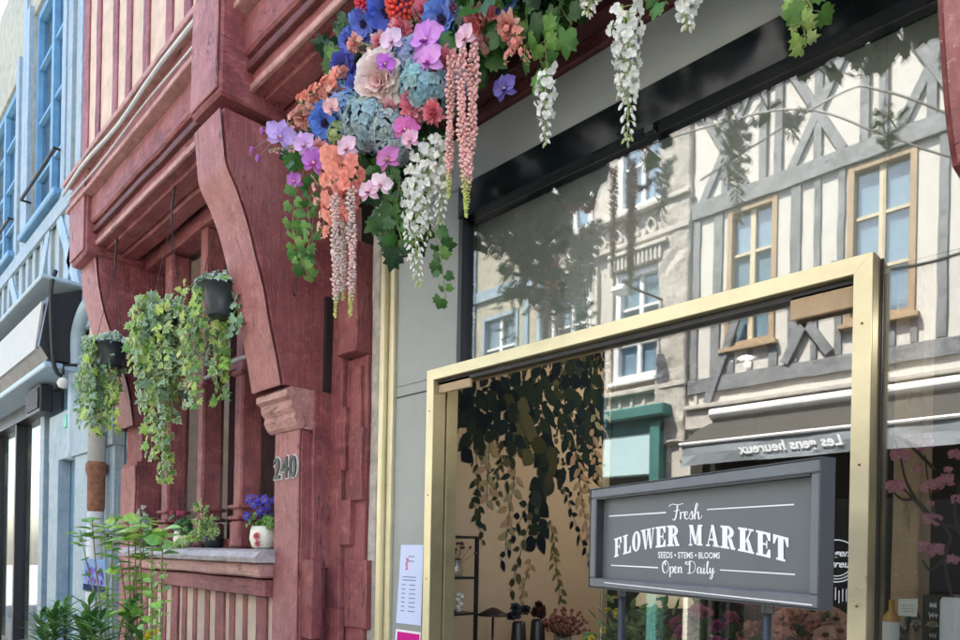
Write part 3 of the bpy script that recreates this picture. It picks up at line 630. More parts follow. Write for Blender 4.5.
# teal shop fascia
xt0, xt1 = XH2+.05, mir(668, 440).x
mb = MB(); box(mb, xt0, xt1+.12, YO-.01, YO+.30, wz(620, 425), wz(620, 414), bev=.02); box(mb, xt0, xt1, YO-.01, YO+.16, wz(620, 438), wz(620, 425)-.002)
box(mb, xt1-.16, xt1, YO+.0, YO+.20, .12, wz(650, 425)-.003); box(mb, xt0, xt0+.15, YO+.0, YO+.20, .12, wz(620, 425)-.003); mb.build('shop_front', TEAL, h2)
mb = MB(); box(mb, xt0+.152, xt1-.163, YO-.01, YO+.14, wz(620, 478), wz(620, 438)-.002, bev=.01); mb.build('fascia_board', TEALL, h2)
mb = MB(); box(mb, xt0+.16, XH1-.1, YO-.9, YO-.8, .1, 2.6, bev=0); mb.build('shop_interior', DARKIN, h2)
mb = MB(); box(mb, xt0+.16, xt1-.17, YO+.02, YO+.03, .7, wz(620, 478)-.01, bev=0); mb.build('shop_pane', glassm('dim_glass', .04, (.6, .65, .62)), h2)
# -- yellow and blue house at the far left of the reflection
h3 = thing('half_timbered_house', 'yellow plastered house with pale blue timbers, farthest left of the houses mirrored in the glass', 'house', (-10, -8, 0))
wn = [(XH2-1.5-2.2*k, XH2-.6-2.2*k) for k in range(4)]
wall_holes(h3, -20, XH2-.004, 0, 8.8, [(a_, b_, 4.1, 5.9) for a_, b_ in wn], YEL)
for a_, b_ in wn: opp_window(h3, a_+.002, b_-.002, 5.898, 4.102, (BLUES, WHITE), GLASSB, (2, 3))
x = XH2-.15; i = 0
while x > -19:
    if not any(a_-.12 < x < b_ for a_, b_ in wn):
        mb = MB(); box(mb, x, x+.12, YO-.01, YO+.035, 3.5, 8.7, jit=.015, seg=.3); mb.build('stud', BLUES, h3)
    x -= .33; i += 1
for z in (3.3, 6.2, 8.5):
    mb = MB(); box(mb, -20, XH2-.005, YO-.01, YO+.05, z, z+.2, jit=.02, seg=.3); mb.build('beam', BLUES, h3)
mb = MB(); box(mb, -20, XH2-.01, -13, -8.3, 0, 8.8, bev=0); mb.build('roof', flat('slate_roof_far', (.12, .13, .15), .7), h3)
dp = MB(); tube(dp, [(XH2, YO+.12, .1), (XH2, YO+.12, 8.9)], .055, 10); tag(dp.build('downpipe', PVC), 'grey downpipe between the yellow and the stone house, seen in the glass', 'pipe')
# street wires and lamp bracket, seen in the glass
def wire(pts, D, label):
    P_ = []
    for p in catmull(pts, 8): q = at(p[0], p[1], D); P_.append((q.x, -q.y, q.z))
    return P_
for pts, D, lb in (([(600, 160), (783, 109), (883, 134), (945, 155), (1100, 190)], 4.0, 'thin dark street cable crossing above the tan windows in the reflection'), ([(700, 180), (836, 95), (881, 90), (960, 119), (1100, 190)], 3.6, 'upper dark street cable with a small insulator in the reflection'), ([(885, 270), (930, 262), (990, 245), (1100, 225)], 2.0, 'lowest street cable beside the brass frame')):
    mb = MB(); tube(mb, wire(pts, D, lb), .009, 5); tag(mb.build('street_cable', BLACK), lb, 'cable', 'cables over the street')
lb = thing('wall_lamp', 'small projecting lamp on a thin bracket beside the white casement across the street', 'lamp', mir(668, 300))
q = mir(668, 302); mb = MB(); tube(mb, [(q.x, YO, q.z), (q.x-.25, YO+.5, q.z+.12), (q.x-.3, YO+.75, q.z+.1)], .018, 6); mb.build('bracket', IRON, lb)
mb = MB(); box(mb, q.x-.42, q.x-.2, YO+.62, YO+.85, q.z-.0, q.z+.09, bev=.02); mb.build('lamp_head', WHITE, lb)
# ================================================================== BLUE HOUSE at the left
YBH = -.12
bh = thing('half_timbered_house', 'pale blue half timbered house at the left edge with tall blue windows', 'house', (-10, 1, 0))
XBR = XL0-.12
bw = [(ax(31, YBH, 200), ax(67, YBH, 100)), (ax(-14, YBH, 200), ax(19, YBH, 200))]
zw0 = az(45, 218, YBH); zw1 = zw0+2.6
XBL = -22
wh = [(bw[0][0], bw[0][1], zw0, zw1), (bw[1][0], bw[1][1], zw0, zw1-.35)]
def bwall(x0, x1, z0, z1, holes, mat):
    xs_ = sorted({x0, x1, *[h[0] for h in holes], *[h[1] for h in holes]}); zs_ = sorted({z0, z1, *[h[2] for h in holes], *[h[3] for h in holes]}); mb = MB()
    for i in range(len(xs_)-1):
        for j in range(len(zs_)-1):
            cx, cz = (xs_[i]+xs_[i+1])/2, (zs_[j]+zs_[j+1])/2
            if any(h[0] < cx < h[1] and h[2] < cz < h[3] for h in holes): continue
            box(mb, xs_[i], xs_[i+1], YBH, .3, zs_[j], zs_[j+1], bev=0)
    return mb.build('wall', mat, bh)
zsh = az(60, 372, YBH)
bwall(XBL, XBR, zsh, 8.8, wh, YEL)
for (a_, b_, z0, z1) in wh:
    mb = MB(); f = .09
    for (u0, u1, v0, v1) in ((a_, a_+f, z0, z1), (b_-f, b_, z0, z1), (a_+f, b_-f, z1-f, z1), (a_+f, b_-f, z0, z0+f), ((a_+b_)/2-.05, (a_+b_)/2+.05, z0+f, z1-f)): box(mb, u0+.002, u1-.002, YBH+.03, YBH+.12, v0+.002, v1-.002)
    wn_ = mb.build('window', BLUEF, bh); wn_['label'] = 'tall blue painted casement window'
    mb = MB()
    for k in range(1, 4): z = z0+(z1-z0)*k/4; box(mb, a_+f, b_-f, YBH+.045, YBH+.10, z-.018, z+.018)
    mb.build('glazing_bar', BLUEF, wn_)
    mb = MB(); box(mb, a_+f, b_-f, YBH+.085, YBH+.089, z0+f, z1-f, bev=0); mb.build('pane', GLASSW, wn_)
    mb = MB(); box(mb, a_+f, b_-f, YBH+.25, YBH+.26, z0+f, z1-f, bev=0); mb.build('curtain', CURT, wn_)
    mb = MB(); box(mb, a_-.06, b_+.06, YBH-.12, YBH+.028, z0-.07, z0-.003, bev=.012); mb.build('sill', BLUEF, wn_)
    mb = MB(); tube(mb, [(a_, YBH-.10, z0+.40), (b_, YBH-.10, z0+.40)], .018, 6)
    for x in (a_, b_): tube(mb, [(x, YBH, z0+.40), (x, YBH-.10, z0+.40)], .014, 6)
    mb.build('guard_rail', IRON, wn_)
    for (u0, u1) in ((a_-.14, a_-.002), (b_+.002, b_+.14)): mb = MB(); box(mb, u0, u1, YBH-.05, YBH+.05, z0-.1, z1+.1, jit=.008, seg=.3); mb.build('casing', BLUES, wn_)
def bstud(p, q, wd, m=BLUES, off=.02):
    mb = MB(); bar(mb, (p[0], YBH-off+.005, p[1]), (q[0], YBH-off+.005, q[1]), wd, .04, (0, -1, 0)); mb.build('timber', m, bh)
x = XBR-.12; i = 0
while x > -17:
    if not any(a_-.2 < x < b_+.12 for a_, b_, _, _ in wh): bstud((x, zsh+.4), (x, 8.7), .17)
    else:
        bstud((x, zsh+.4), (x, zw0-.12), .12); 
    x -= .34; i += 1
for (p, q) in (((XBR-.1, zsh+.5), (XBR-.9, zw0-.2)), ((XBR-1.2, zsh+.45), (XBR-2.1, zw0-.25)), ((XBR-2.1, zsh+.45), (XBR-1.2, zw0-.25)), ((XBR-3.3, zsh+.45), (XBR-2.5, zw0-.25)), ((XBR-3.4, zsh+.45), (XBR-4.4, zw0-.25))): bstud(p, q, .16, BLUEW, .035)
bstud((XBR-.02, zsh+.3), (XBL, zsh+.3), .2, BLUEW, .04); bstud((XBR-.02, zw0-.20), (XBL, zw0-.20), .16, BLUES, .05)
# ground floor of the blue house
x1_, x0_ = ax(57, YBH, 450), ax(81, YBH, 450)
mb = MB(); box(mb, ax(58, YBH-.06, 450), XBR, YBH-.02, .3, .12, zsh, bev=0); mb.build('pier', BLUED, bh)
mb = MB(); box(mb, ax(56, YBH-.06, 450), XBR+.0, YBH-.12, YBH-.021, az(80, 455, YBH-.1), az(80, 405, YBH-.1), jit=.006); box(mb, ax(53, YBH-.1, 450), ax(62, YBH-.1, 450), YBH-.13, YBH-.022, .12, az(80, 455, YBH-.1)-.002); box(mb, ax(80, YBH-.06, 450), XBR, YBH-.10, YBH-.023, .12, az(80, 455, YBH-.1)-.002); mb.build('pilaster', BLUES, bh)
xs0 = ax(50, YBH, 500)
mb = MB()
for k in range(8):
    x = xs0-.05-k*1.3; box(mb, x-.07, x, YBH-.06, YBH+.06, .12, zsh-.35)
box(mb, XBL, xs0, YBH-.08, YBH+.08, zsh-.35, zsh-.18); mb.build('shop_front', BLACK, bh)
mb = MB(); box(mb, XBL, xs0+.03, YBH-.1, YBH+.1, zsh-.178, zsh, bev=.01); box(mb, xs0, xs0+.16, YBH-.10, YBH+.06, .12, zsh-.18); mb.build('shop_trim', BLUES, bh)
mb = MB(); box(mb, XBL, xs0-.05, YBH+.02, YBH+.026, .4, zsh-.36, bev=0); mb.build('shop_pane', GLASSB, bh)
mb = MB(); box(mb, XBL, xs0-.05, YBH+.5, YBH+.55, .12, zsh-.36, bev=0); box(mb, XBL, xs0, YBH+.027, YBH+.5, zsh-.34, zsh-.3, bev=0)
for k in range(14): box(mb, xs0-.3-k*.5, xs0-.12-k*.5, YBH+.3, YBH+.35, .3+.1*(k % 3), zsh-.9+.15*(k % 4))
mb.build('shop_interior', flat('pale_shop_interior', (.22, .22, .21), .9, var=.6, sc=3), bh)
mb = MB(); box(mb, XBL, XBR, .31, 5, 0, 8.8, bev=0); mb.build('house_body', YEL, bh)
# projecting cream sign box
sb = thing('sign_box', 'cream panelled sign box in a black frame over the neighbouring shop', 'sign', (ax(38, -.5, 340), -.2, 3))
YS = -.45
zA, zB = az(38, 303, YS), az(45, 362, YS)
xe = ax(46, YS, 340)
mb = MB(); prism(mb, [(YBH-.03, zB+.02), (YS+.02, zB+.03), (YS-.05, zB+.14), (YS+.02, zA), (YBH-.03, zA+.12)], 'x', XBL, xe); mb.build('case', BLACK, sb)
mb = MB(); prism(mb, [(YS-.062, zB+.12), (YS-.02, zB+.12), (YS+.0, zA-.035), (YS-.012, zA-.035)], 'x', XBL, xe-.12); mb.build('panel', flat('cream_sign_panel', (.46, .45, .40), .6, var=.08), sb)
mb = MB(); box(mb, XBL, xe+.06, YS-.06, YBH-.04, zA+.122, zA+.16, bev=.01); box(mb, XBL, xe+.05, YS-.02, YBH-.04, zB-.06, zB-.002, bev=.01); mb.build('flashing', PVC, sb)
mb = MB(); tube(mb, catmull([(xe+.03, YS+.06, zA+.22), (xe+.05, YS+.02, zA), (xe+.05, YS+.05, zB), (xe+.04, YS+.12, zB-.12)], 5), .02, 6); mb.build('cable', BLACK, sb)
# louvred box and globe lamp
lv = thing('vent_box', 'small black louvred box under the sign box', 'vent', at(37, 404, YBH-.3))
p0, p1 = at(31, 404, YBH-.2), at(45, 378, YBH-.2); p0.z, p1.z = az(36, 405, YBH-.33), az(36, 377, YBH-.33)
mb = MB(); box(mb, p0.x, p1.x, YBH-.24, YBH-.13, p0.z, p1.z, bev=.01); mb.build('housing', BLACK, lv)
mb = MB()
for k in range(9): z = p0.z+.04+(p1.z-p0.z-.08)*k/8; box(mb, p0.x+.03, p1.x-.03, YBH-.255, YBH-.242, z-.008, z+.012)
mb.build('louvre', IRON, lv)
gl_ = thing('wall_lamp', 'round pale globe lamp on the wall right of the black louvred box', 'lamp', at(63, 383, YBH-.15))
q = at(63, 383, YBH-.2); mb = MB(); lathe(mb, q, [(.0, -.05), (.035, -.04), (.05, 0), (.035, .035), (.015, .05)], 16); mb.build('globe', CREAMP, gl_, True)
mb = MB(); tube(mb, [(q.x, q.y, q.z+.08), (q.x, q.y, q.z+.16), (q.x, YBH, q.z+.2)], .015, 6); mb.build('bracket', IRON, gl_)
for (px, py, lb_) in ((62, 316, 'upper green enamel plate beside the black sign box'), (65, 421, 'lower green enamel plate on the pale blue fascia')):
    q = at(px, py, YBH-.14); mb = MB(); box(mb, q.x-.05, q.x+.05, q.y, q.y+.015, q.z-.06, q.z+.06); tag(mb.build('enamel_plate', flat('green_enamel', (.03, .35, .2), .4)), lb_, 'plate')
# pipes
mb = MB(); q = at(78, 350, -.2); tube(mb, catmull([(q.x+.35, -.2, q.z+.35), (q.x+.15, -.2, q.z+.28), (q.x-.02, -.2, q.z+.1), (q.x-.05, -.2, q.z-.3), (q.x-.05, -.2, q.z-1.0)], 6), .06, 12); tag(mb.build('elbow_pipe', PVC, None, True), 'short bent blue grey pipe beside the tall pale downpipe', 'pipe')
dpp = thing('downpipe', 'tall pale downpipe between the blue house and the red house', 'pipe', (ax(95, -.3), -.3, .12))
xp = ax(95, -.3); zr0, zr1 = az(93, 512, -.3), az(93, 468, -.3)
mb = MB(); tube(mb, [(xp, -.3, zr1+.04), (xp, -.3, 8.7)], .068, 16); mb.build('upper_pipe', PIPE, dpp, True)
mb = MB(); tube(mb, [(xp, -.3, .12), (xp, -.3, zr0)], .06, 16); mb.build('lower_pipe', PIPE, dpp, True)
mb = MB(); lathe(mb, (xp, -.3, 0), [(.058, zr0), (.064, zr0+.03), (.066, zr1-.08), (.080, zr1-.03), (.080, zr1+.02), (.066, zr1+.04)], 16); mb.build('rusty_collar', RUST, dpp, True)
for z in (zr1+.9, zr1+2.4): mb = MB(); lathe(mb, (xp, -.3, z), [(.07, 0), (.076, .005), (.076, .05), (.07, .055)], 16); mb.build('clamp', PIPE, dpp)
mb = MB(); box(mb, XBR+.0, XL0+.03, -.13, .0, .12, 3.7, jit=.02); tag(mb.build('plaster_strip', ROUGHSTONE), 'flaking plaster strip of wall behind the pale downpipe', 'wall')
#--PART2--
# ================================================================== LEAVES AND FLOWERS
def basis(n, up=(0, 0, 1), roll=0.0):
    n = Vector(n).normalized(); u = Vector(up); x = u.cross(n)
    if x.length < 1e-3: x = Vector((1, 0, 0)).cross(n)
    x.normalize(); y = n.cross(x)
    c, s_ = math.cos(roll), math.sin(roll); return x*c+y*s_, y*c-x*s_, n
def MM(p, x, y, z): return Matrix(((x.x, y.x, z.x, p[0]), (x.y, y.y, z.y, p[1]), (x.z, y.z, z.z, p[2]), (0, 0, 0, 1)))
def jc(c, a_=.15): k = 1+R.uniform(-a_, a_); return tuple(max(0, min(1, v*k*(1+R.uniform(-a_*.3, a_*.3)))) for v in c)
def rv(): return Vector((R.gauss(0, 1), R.gauss(0, 1), R.gauss(0, 1)))
IVY = [(0, -.02), (.22, -.12), (.5, -.02), (.62, .22), (.36, .34), (.46, .62), (.2, .62), (0, 1.0), (-.2, .62), (-.46, .62), (-.36, .34), (-.62, .22), (-.5, -.02), (-.22, -.12)]
VINE = [(0, 0), (.2, -.16), (.48, -.1), (.56, .1), (.5, .2), (.66, .42), (.48, .5), (.5, .72), (.28, .68), (.2, .86), (0, 1.08), (-.2, .86), (-.28, .68), (-.5, .72), (-.48, .5), (-.66, .42), (-.5, .2), (-.56, .1), (-.48, -.1), (-.2, -.16)]
def lobed(mb_, p, n, dr, size, cin, cout=None, shape=IVY, fold=.18, droop=.2):
    """a lobed leaf: base at p, pointing along dr, facing n; paler rim if cout"""
    n = Vector(n).normalized(); y = Vector(dr); y = (y-n*y.dot(n)); y = y.normalized() if y.length > 1e-4 else n.orthogonal().normalized(); x = y.cross(n)
    M_ = MM(p, x*size, y*size, n*size)
    def P(u, v): return M_ @ Vector((u, v, -fold*abs(u)-droop*v*v+.05*math.sin(u*9+v*5)))
    k = len(shape); c = P(0, .38)
    if cout:
        inn = [P(u*.74, .36+(v-.36)*.74) for u, v in shape]; out = [P(u, v) for u, v in shape]
        vs = [c]+inn+out; fs = [[0, 1+i, 1+(i+1) % k] for i in range(k)]+[[1+i, 1+k+i, 1+k+(i+1) % k, 1+(i+1) % k] for i in range(k)]
        mb_.add(vs, fs, 0, cols=[cin]*k+[cout]*k)
    else:
        vs = [c]+[P(u, v) for u, v in shape]; mb_.add(vs, [[0, 1+i, 1+(i+1) % k] for i in range(k)], 0, cols=[tuple(q*(1+.08*math.sin(i*2.4)) for q in cin) for i in range(k)])
def blade(mb_, p, d, n, L, W, col, bend=.4, seg=5, pw=.7):
    d = Vector(d).normalized(); n = Vector(n); n = (n-d*n.dot(d)).normalized(); x = d.cross(n); vs = []; fs = []
    for i in range(seg+1):
        t_ = i/seg; c = Vector(p)+d*(L*t_)-Vector((0, 0, 1))*(bend*L*t_*t_)*.6-n*0; w_ = W*math.sin(math.pi*min(1, .06+t_**pw*.94))
        vs += [c-x*w_+n*.15*w_, c-n*.1*w_, c+x*w_+n*.15*w_]
    for i in range(seg):
        for k in range(2): a_ = i*3+k; fs.append([a_, a_+1, a_+4, a_+3])
    mb_.add(vs, fs, 0, cols=[tuple(q*(.9+.2*((j//2) % 2)) for q in col) for j in range(len(fs))])
def petal(mb_, M_, L, W, tilt, cup, c0, c1, nx=4, ny=4, ruff=.0, tipw=.75):
    """petal leaving the centre, tilt 0 = flat open, 90 = upright; colour from base c0 to tip c1"""
    vs = []; fs = []; cs = []; ph = R.uniform(0, 6)
    for j in range(ny+1):
        t_ = j/ny; an = tilt*(1-.0*t_)-cup*t_; y = L*(t_)*math.cos(math.radians(an)); z = L*t_*math.sin(math.radians(an))
        w_ = W*(math.sin(math.pi*(.10+.72*t_**.8)))*(1 if t_ < .95 else tipw)
        for i in range(nx+1):
            s_ = 2*i/nx-1; vs.append(M_ @ Vector((w_*s_, y-(.12*L*s_*s_ if j == ny else 0)+.0, z+W*.35*s_*s_+ruff*L*math.sin(s_*7+ph)*t_)))
    for j in range(ny):
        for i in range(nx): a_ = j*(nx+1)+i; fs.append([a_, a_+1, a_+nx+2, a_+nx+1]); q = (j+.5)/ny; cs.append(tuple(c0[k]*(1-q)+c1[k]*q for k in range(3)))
    mb_.add(vs, fs, 0, cols=cs)
def rotz(M_, an): return M_ @ Matrix.Rotation(an, 4, 'Z')
def blob(mb_, p, r, col, d=(0, 0, 1), el=1.0, n=6):
    x, y, z = basis(Vector(d) if Vector(d).length > 0 else (0, 0, 1), (.3, .2, .9)); vs = []; fs = []
    rings = [(.02, -1), (.75, -.6), (1, 0), (.7, .65), (.02, 1)]
    for rr, zz in rings:
        for k in range(n): an = 6.2832*k/n; vs.append(Vector(p)+(x*math.cos(an)+y*math.sin(an))*rr*r+z*zz*r*el)
    for i in range(len(rings)-1):
        for k in range(n): fs.append([i*n+k, i*n+(k+1) % n, (i+1)*n+(k+1) % n, (i+1)*n+k])
    mb_.add(vs, fs, 0, col)
def peony(mb_, p, n, r, cin, cout):
    M_ = MM(p, *basis(n, roll=R.uniform(0, 6)))
    for k, (cnt, tl, ln) in enumerate(((5, 85, .55), (6, 72, .68), (8, 58, .8), (9, 42, .92), (10, 26, 1.0), (10, 8, 1.08))):
        for i in range(cnt):
            q = k/5; c = jc(tuple(cin[j]*(1-q)+cout[j]*q for j in range(3)), .08)
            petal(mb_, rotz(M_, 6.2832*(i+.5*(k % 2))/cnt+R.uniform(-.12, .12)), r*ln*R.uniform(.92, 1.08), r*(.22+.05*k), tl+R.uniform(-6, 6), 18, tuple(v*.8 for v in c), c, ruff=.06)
def carnation(mb_, p, n, r, col, cout=None):
    M_ = MM(p, *basis(n, roll=R.uniform(0, 6)))
    for k in range(46):
        q = (k+.5)/46; tl = 88-88*q**.8; c = jc(col if not cout or R.random() > q*.6 else cout, .14)
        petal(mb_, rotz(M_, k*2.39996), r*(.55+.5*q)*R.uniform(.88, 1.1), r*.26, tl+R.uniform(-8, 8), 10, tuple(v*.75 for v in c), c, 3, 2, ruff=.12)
def anemone(mb_, p, n, r, c0, c1, cnt=8, heart=(.03, .02, .08)):
    M_ = MM(p, *basis(n, roll=R.uniform(0, 6)))
    for k in range(2):
        for i in range(cnt): petal(mb_, rotz(M_, 6.2832*(i+.5*k)/cnt+R.uniform(-.1, .1)), r*(1.0-.18*k)*R.uniform(.9, 1.08), r*.36, 12+26*k+R.uniform(-8, 10), 20, c0, jc(c1, .12), ruff=.07)
    for k in range(14): an = k*2.4; q = math.sqrt(k/14)*r*.22; blob(mb_, M_ @ Vector((q*math.cos(an), q*math.sin(an), r*.12)), r*.07, jc(heart, .3), n, 1.4, 5)
def hydrangea(mb_, p, n, r, c1, c2):
    x, y, z = basis(n); cnt = 95
    for k in range(cnt):
        zz = 1-1.55*(k+.5)/cnt; rr = math.sqrt(max(0, 1-zz*zz)); an = k*2.39996
        d = (x*rr*math.cos(an)+y*rr*math.sin(an)+z*zz+rv()*.08).normalized(); q = Vector(p)+d*r*R.uniform(.82, 1.0)
        s_ = noise.noise(d*2.2)*.5+.5; c = tuple(c1[j]*(1-s_)+c2[j]*s_ for j in range(3)); c = jc(c, .16)
        M_ = MM(q, *basis(d+rv()*.2, roll=R.uniform(0, 6))); rf = r*.26
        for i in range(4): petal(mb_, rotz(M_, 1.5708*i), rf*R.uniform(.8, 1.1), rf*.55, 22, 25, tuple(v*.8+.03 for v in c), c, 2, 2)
        blob(mb_, M_ @ Vector((0, 0, .0)), rf*.13, (.5, .5, .35), d, 1, 4)
def orchid(mb_, p, n, r, col, lip):
    M_ = MM(p, *basis(n, roll=R.uniform(-.5, .5)))
    for an, L, W in ((0, .9, .28), (2.2, .9, .26), (-2.2, .9, .26), (1.15, 1.0, .48), (-1.15, 1.0, .48)): petal(mb_, rotz(M_, an), r*L, r*W, 18, 25, tuple(min(1, v*1.25+.05) for v in col), jc(col, .08), ruff=.05)
    for an in (2.7, 3.5, 3.14): petal(mb_, rotz(M_, an), r*.5, r*.17, 50, -20, lip, lip, 2, 3)
    blob(mb_, M_ @ Vector((0, 0, r*.12)), r*.10, (.8, .7, .4), n, 1.2, 5)
def pompon(mb_, p, n, r, col):
    x, y, z = basis(n)
    for k in range(90):
        zz = 1-1.6*(k+.5)/90; rr = math.sqrt(max(0, 1-zz*zz)); an = k*2.39996; d = (x*rr*math.cos(an)+y*rr*math.sin(an)+z*zz)
        blob(mb_, Vector(p)+d*r*.9, r*.16, jc(col, .2), d, 1.5, 5)
def spray(mb_, p, q, r, col, cnt, size):
    """a spike of small florets from p to q"""
    p, q = Vector(p), Vector(q)
    tube(mb_, [p, (p+q)/2+rv()*.006, q], .0025, 5, 0, (.25, .3, .1))
    for k in range(cnt):
        t_ = (k+.5)/cnt; c = p.lerp(q, t_); rr = r*(1-.65*t_); d = rv(); ax_ = (q-p).normalized(); d = (d-ax_*d.dot(ax_)).normalized(); n_ = (d+ax_*.5).normalized()
        M_ = MM(c+d*rr, *basis(n_, roll=R.uniform(0, 6))); s_ = size*(1-.45*t_)
        for i in range(5): petal(mb_, rotz(M_, 1.2566*i), s_*R.uniform(.85, 1.1), s_*.50, 35, 30, tuple(v*.85 for v in col), jc(col, .14), 2, 2)
def wisteria(mb_, top, L, r, col, cnt=46, sway=.02, tipgreen=True):
    top = Vector(top); sx, sy = R.uniform(-sway, sway), R.uniform(-sway, sway)
    def C(t_): return top+Vector((sx*math.sin(t_*3), sy*math.sin(t_*2.5), -L*t_))
    tube(mb_, [C(i/10) for i in range(11)], [.004*(1-.6*i/10) for i in range(11)], 5, 0, (.35, .45, .14))
    for k in range(cnt):
        t_ = ((k+.5)/cnt)**.9; an = k*2.39996; rr = r*(1-t_)**.6*R.uniform(.6, 1.1)+.008; d = Vector((math.cos(an), math.sin(an), -.35)).normalized(); c = C(t_); q = c+d*rr
        tube(mb_, [c, q], .0013, 3, 0, (.45, .55, .2), False)
        if t_ < .62:
            s_ = .019*(1-.3*t_)*R.uniform(.85, 1.2); M_ = MM(q, *basis(d+rv()*.25, roll=R.uniform(0, 6)))
            for i, (L_, W_, tl) in enumerate(((1.15, .62, 40), (1.0, .5, 25), (1.0, .5, 25), (.7, .4, 70))): petal(mb_, rotz(M_, (0, 2.2, -2.2, 3.14)[i]), s_*L_, s_*W_, tl, 30, tuple(v*.93 for v in col), jc(col, .05), 3, 3)
        else: blob(mb_, q+Vector((0, 0, -.006)), .0052*(1.35-t_*.6), jc(col if t_ < .93 else (.55, .62, .3), .06), d+Vector((0, 0, -1.3)), 2.1, 6)
def amaranth(mb_, top, L, r, col, tip, sway=.012, t0=.72):
    top = Vector(top); a_, b_ = R.uniform(-sway, sway), R.uniform(0, 6)
    def C(t_): return top+Vector((a_*math.sin(t_*4+b_), a_*math.cos(t_*3+b_)*.6, -L*t_))
    cnt = int(L/.0028*(r/.012)**.8)
    for k in range(cnt):
        t_ = k/cnt; an = k*2.39996; env = r*(.55+.75*abs(noise.noise(Vector((t_*14+b_*7, b_, 0))))+.35*math.sin(t_*9+b_)**2)*(1.15-.35*t_)*(1 if t_ < .75 else 1-.75*(t_-.75)/.25); d = Vector((math.cos(an), math.sin(an), -.1)); q = max(0, min(1, (t_-t0)/.1))
        c = jc(tuple(col[j]*(1-q)+tip[j]*q for j in range(3)), .16); rb = .0052*(1-.35*q)
        for j in range(2): blob(mb_, C(t_)+d*env*R.uniform(.55, 1.05)+rv()*.0012, rb*R.uniform(.7, 1.25), c, d+rv()*.4, 1.3, 5)
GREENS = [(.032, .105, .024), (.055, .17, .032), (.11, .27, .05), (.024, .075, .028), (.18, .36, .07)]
def vine(mb_, pts, size, cols_, dens=.03, face=(0, -1, .1), shape=IVY, rim=None, rstem=.0022):
    sm = [Vector(q) for q in catmull([tuple(v) for v in pts], 6)]; tube(mb_, sm, rstem, 5, 0, (.22, .26, .08))
    acc = 0; side = 1
    for a_, b_ in zip(sm, sm[1:]):
        acc += (b_-a_).length
        while acc > dens:
            acc -= dens*R.uniform(.7, 1.3); side = -side; d = (b_-a_).normalized(); n_ = Vector(face).normalized()+rv()*.38; sd = d.cross(n_).normalized()*side
            pet = b_+sd*size*.35+n_*size*.2; tube(mb_, [b_, pet], .001, 3, 0, (.25, .32, .1), False)
            c = jc(R.choice(cols_), .2); lobed(mb_, pet, n_, sd+d*.4+Vector((0, 0, -.5)), size*R.uniform(.6, 1.2), c, jc(rim, .08) if rim and R.random() < .8 else None, shape)
# ================================================================== FLOWER GARLAND
gar = thing('flower_garland', 'long garland of artificial flowers, vines and hanging blossom over the flower shop front', 'garland', (-1.5, -.4, 3.3))
def GY(px): return -.62+.27*max(0, min(1, (px-300)/220))
def gp(px, py, dy=0): return at(px, py, GY(px)+dy)
def fn(p): return (CAM-Vector(p)).normalized()*.75+Vector((-.15, -.55, -.12))+rv()*.16
def gsize(p, rpx): return rpx*((Vector(p)-CAM).dot(Fw))/F_PX
def gpart(name, mb_, lbl=None, mat=None):
    o = mb_.build(name, mat or PETAL, gar, True)
    if lbl: o['label'] = lbl
    return o
BL0, BL1 = (.07, .13, .52), (.20, .38, .88)
heads = [('hydrangea', 412, 60, 19, (.36, .38, .70), (.30, .48, .62)), ('hydrangea', 425, 87, 25, (.24, .50, .62), (.42, .60, .60)), ('hydrangea', 368, 122, 25, (.26, .48, .68), (.50, .58, .48)), ('hydrangea', 345, 103, 16, (.20, .38, .78), (.34, .50, .70)), ('hydrangea', 386, 130, 18, (.50, .56, .50), (.34, .48, .58)),
         ('peony', 375, 80, 25, (.92, .66, .64), (.94, .90, .84)), ('carnation', 441, 62, 17, (.92, .30, .36), (.95, .46, .48)), ('carnation', 410, 103, 17, (.90, .26, .36), (.95, .48, .52)), ('carnation', 398, 30, 14, (.90, .28, .38), (.95, .5, .52)), ('carnation', 476, 22, 24, (.93, .34, .34), (.96, .52, .48)), ('carnation', 430, 112, 12, (.85, .25, .3), None), ('carnation', 452, 4, 14, (.8, .35, .5), None),
         ('anemone', 437, 20, 23, BL0, BL1), ('anemone', 322, 124, 19, BL0, (.12, .30, .82)), ('anemone', 341, 68, 15, (.05, .06, .3), (.09, .10, .48)), ('anemone', 354, 87, 12, (.06, .08, .35), (.10, .14, .55)), ('anemone', 489, 8, 22, BL0, (.14, .30, .75)), ('anemone', 385, 12, 23, (.06, .09, .45), (.08, .16, .70)), ('anemone', 361, 24, 16, (.1, .12, .5), (.14, .24, .72)), ('anemone', 404, -8, 18, BL0, BL1),
         ('pompon', 402, 4, 14, (.85, .10, .07), None), ('pompon', 366, 2, 10, (.8, .06, .10), None),
         ('orchid', 421, 37, 19, (.60, .26, .70), (.5, .1, .5)), ('orchid', 424, 60, 17, (.68, .32, .72), (.55, .1, .5)), ('orchid', 384, 64, 10, (.50, .14, .62), (.3, .05, .4)), ('orchid', 280, 137, 15, (.50, .36, .72), (.5, .2, .5)), ('orchid', 311, 162, 14, (.42, .12, .50), (.6, .1, .4)), ('orchid', 403, 128, 14, (.55, .12, .38), (.6, .1, .4)), ('orchid', 385, 158, 13, (.5, .16, .42), (.7, .5, .3)), ('orchid', 292, 182, 9, (.45, .14, .5), (.5, .1, .5)), ('orchid', 302, 145, 12, (.62, .40, .72), (.5, .2, .5)), ('orchid', 390, 40, 12, (.70, .55, .72), (.6, .2, .5)), ('orchid', 366, 190, 12, (.72, .48, .60), (.6, .2, .4)), ('orchid', 380, 184, 11, (.8, .6, .68), (.6, .2, .4)), ('orchid', 502, 88, 13, (.10, .07, .32), (.1, .05, .3))]
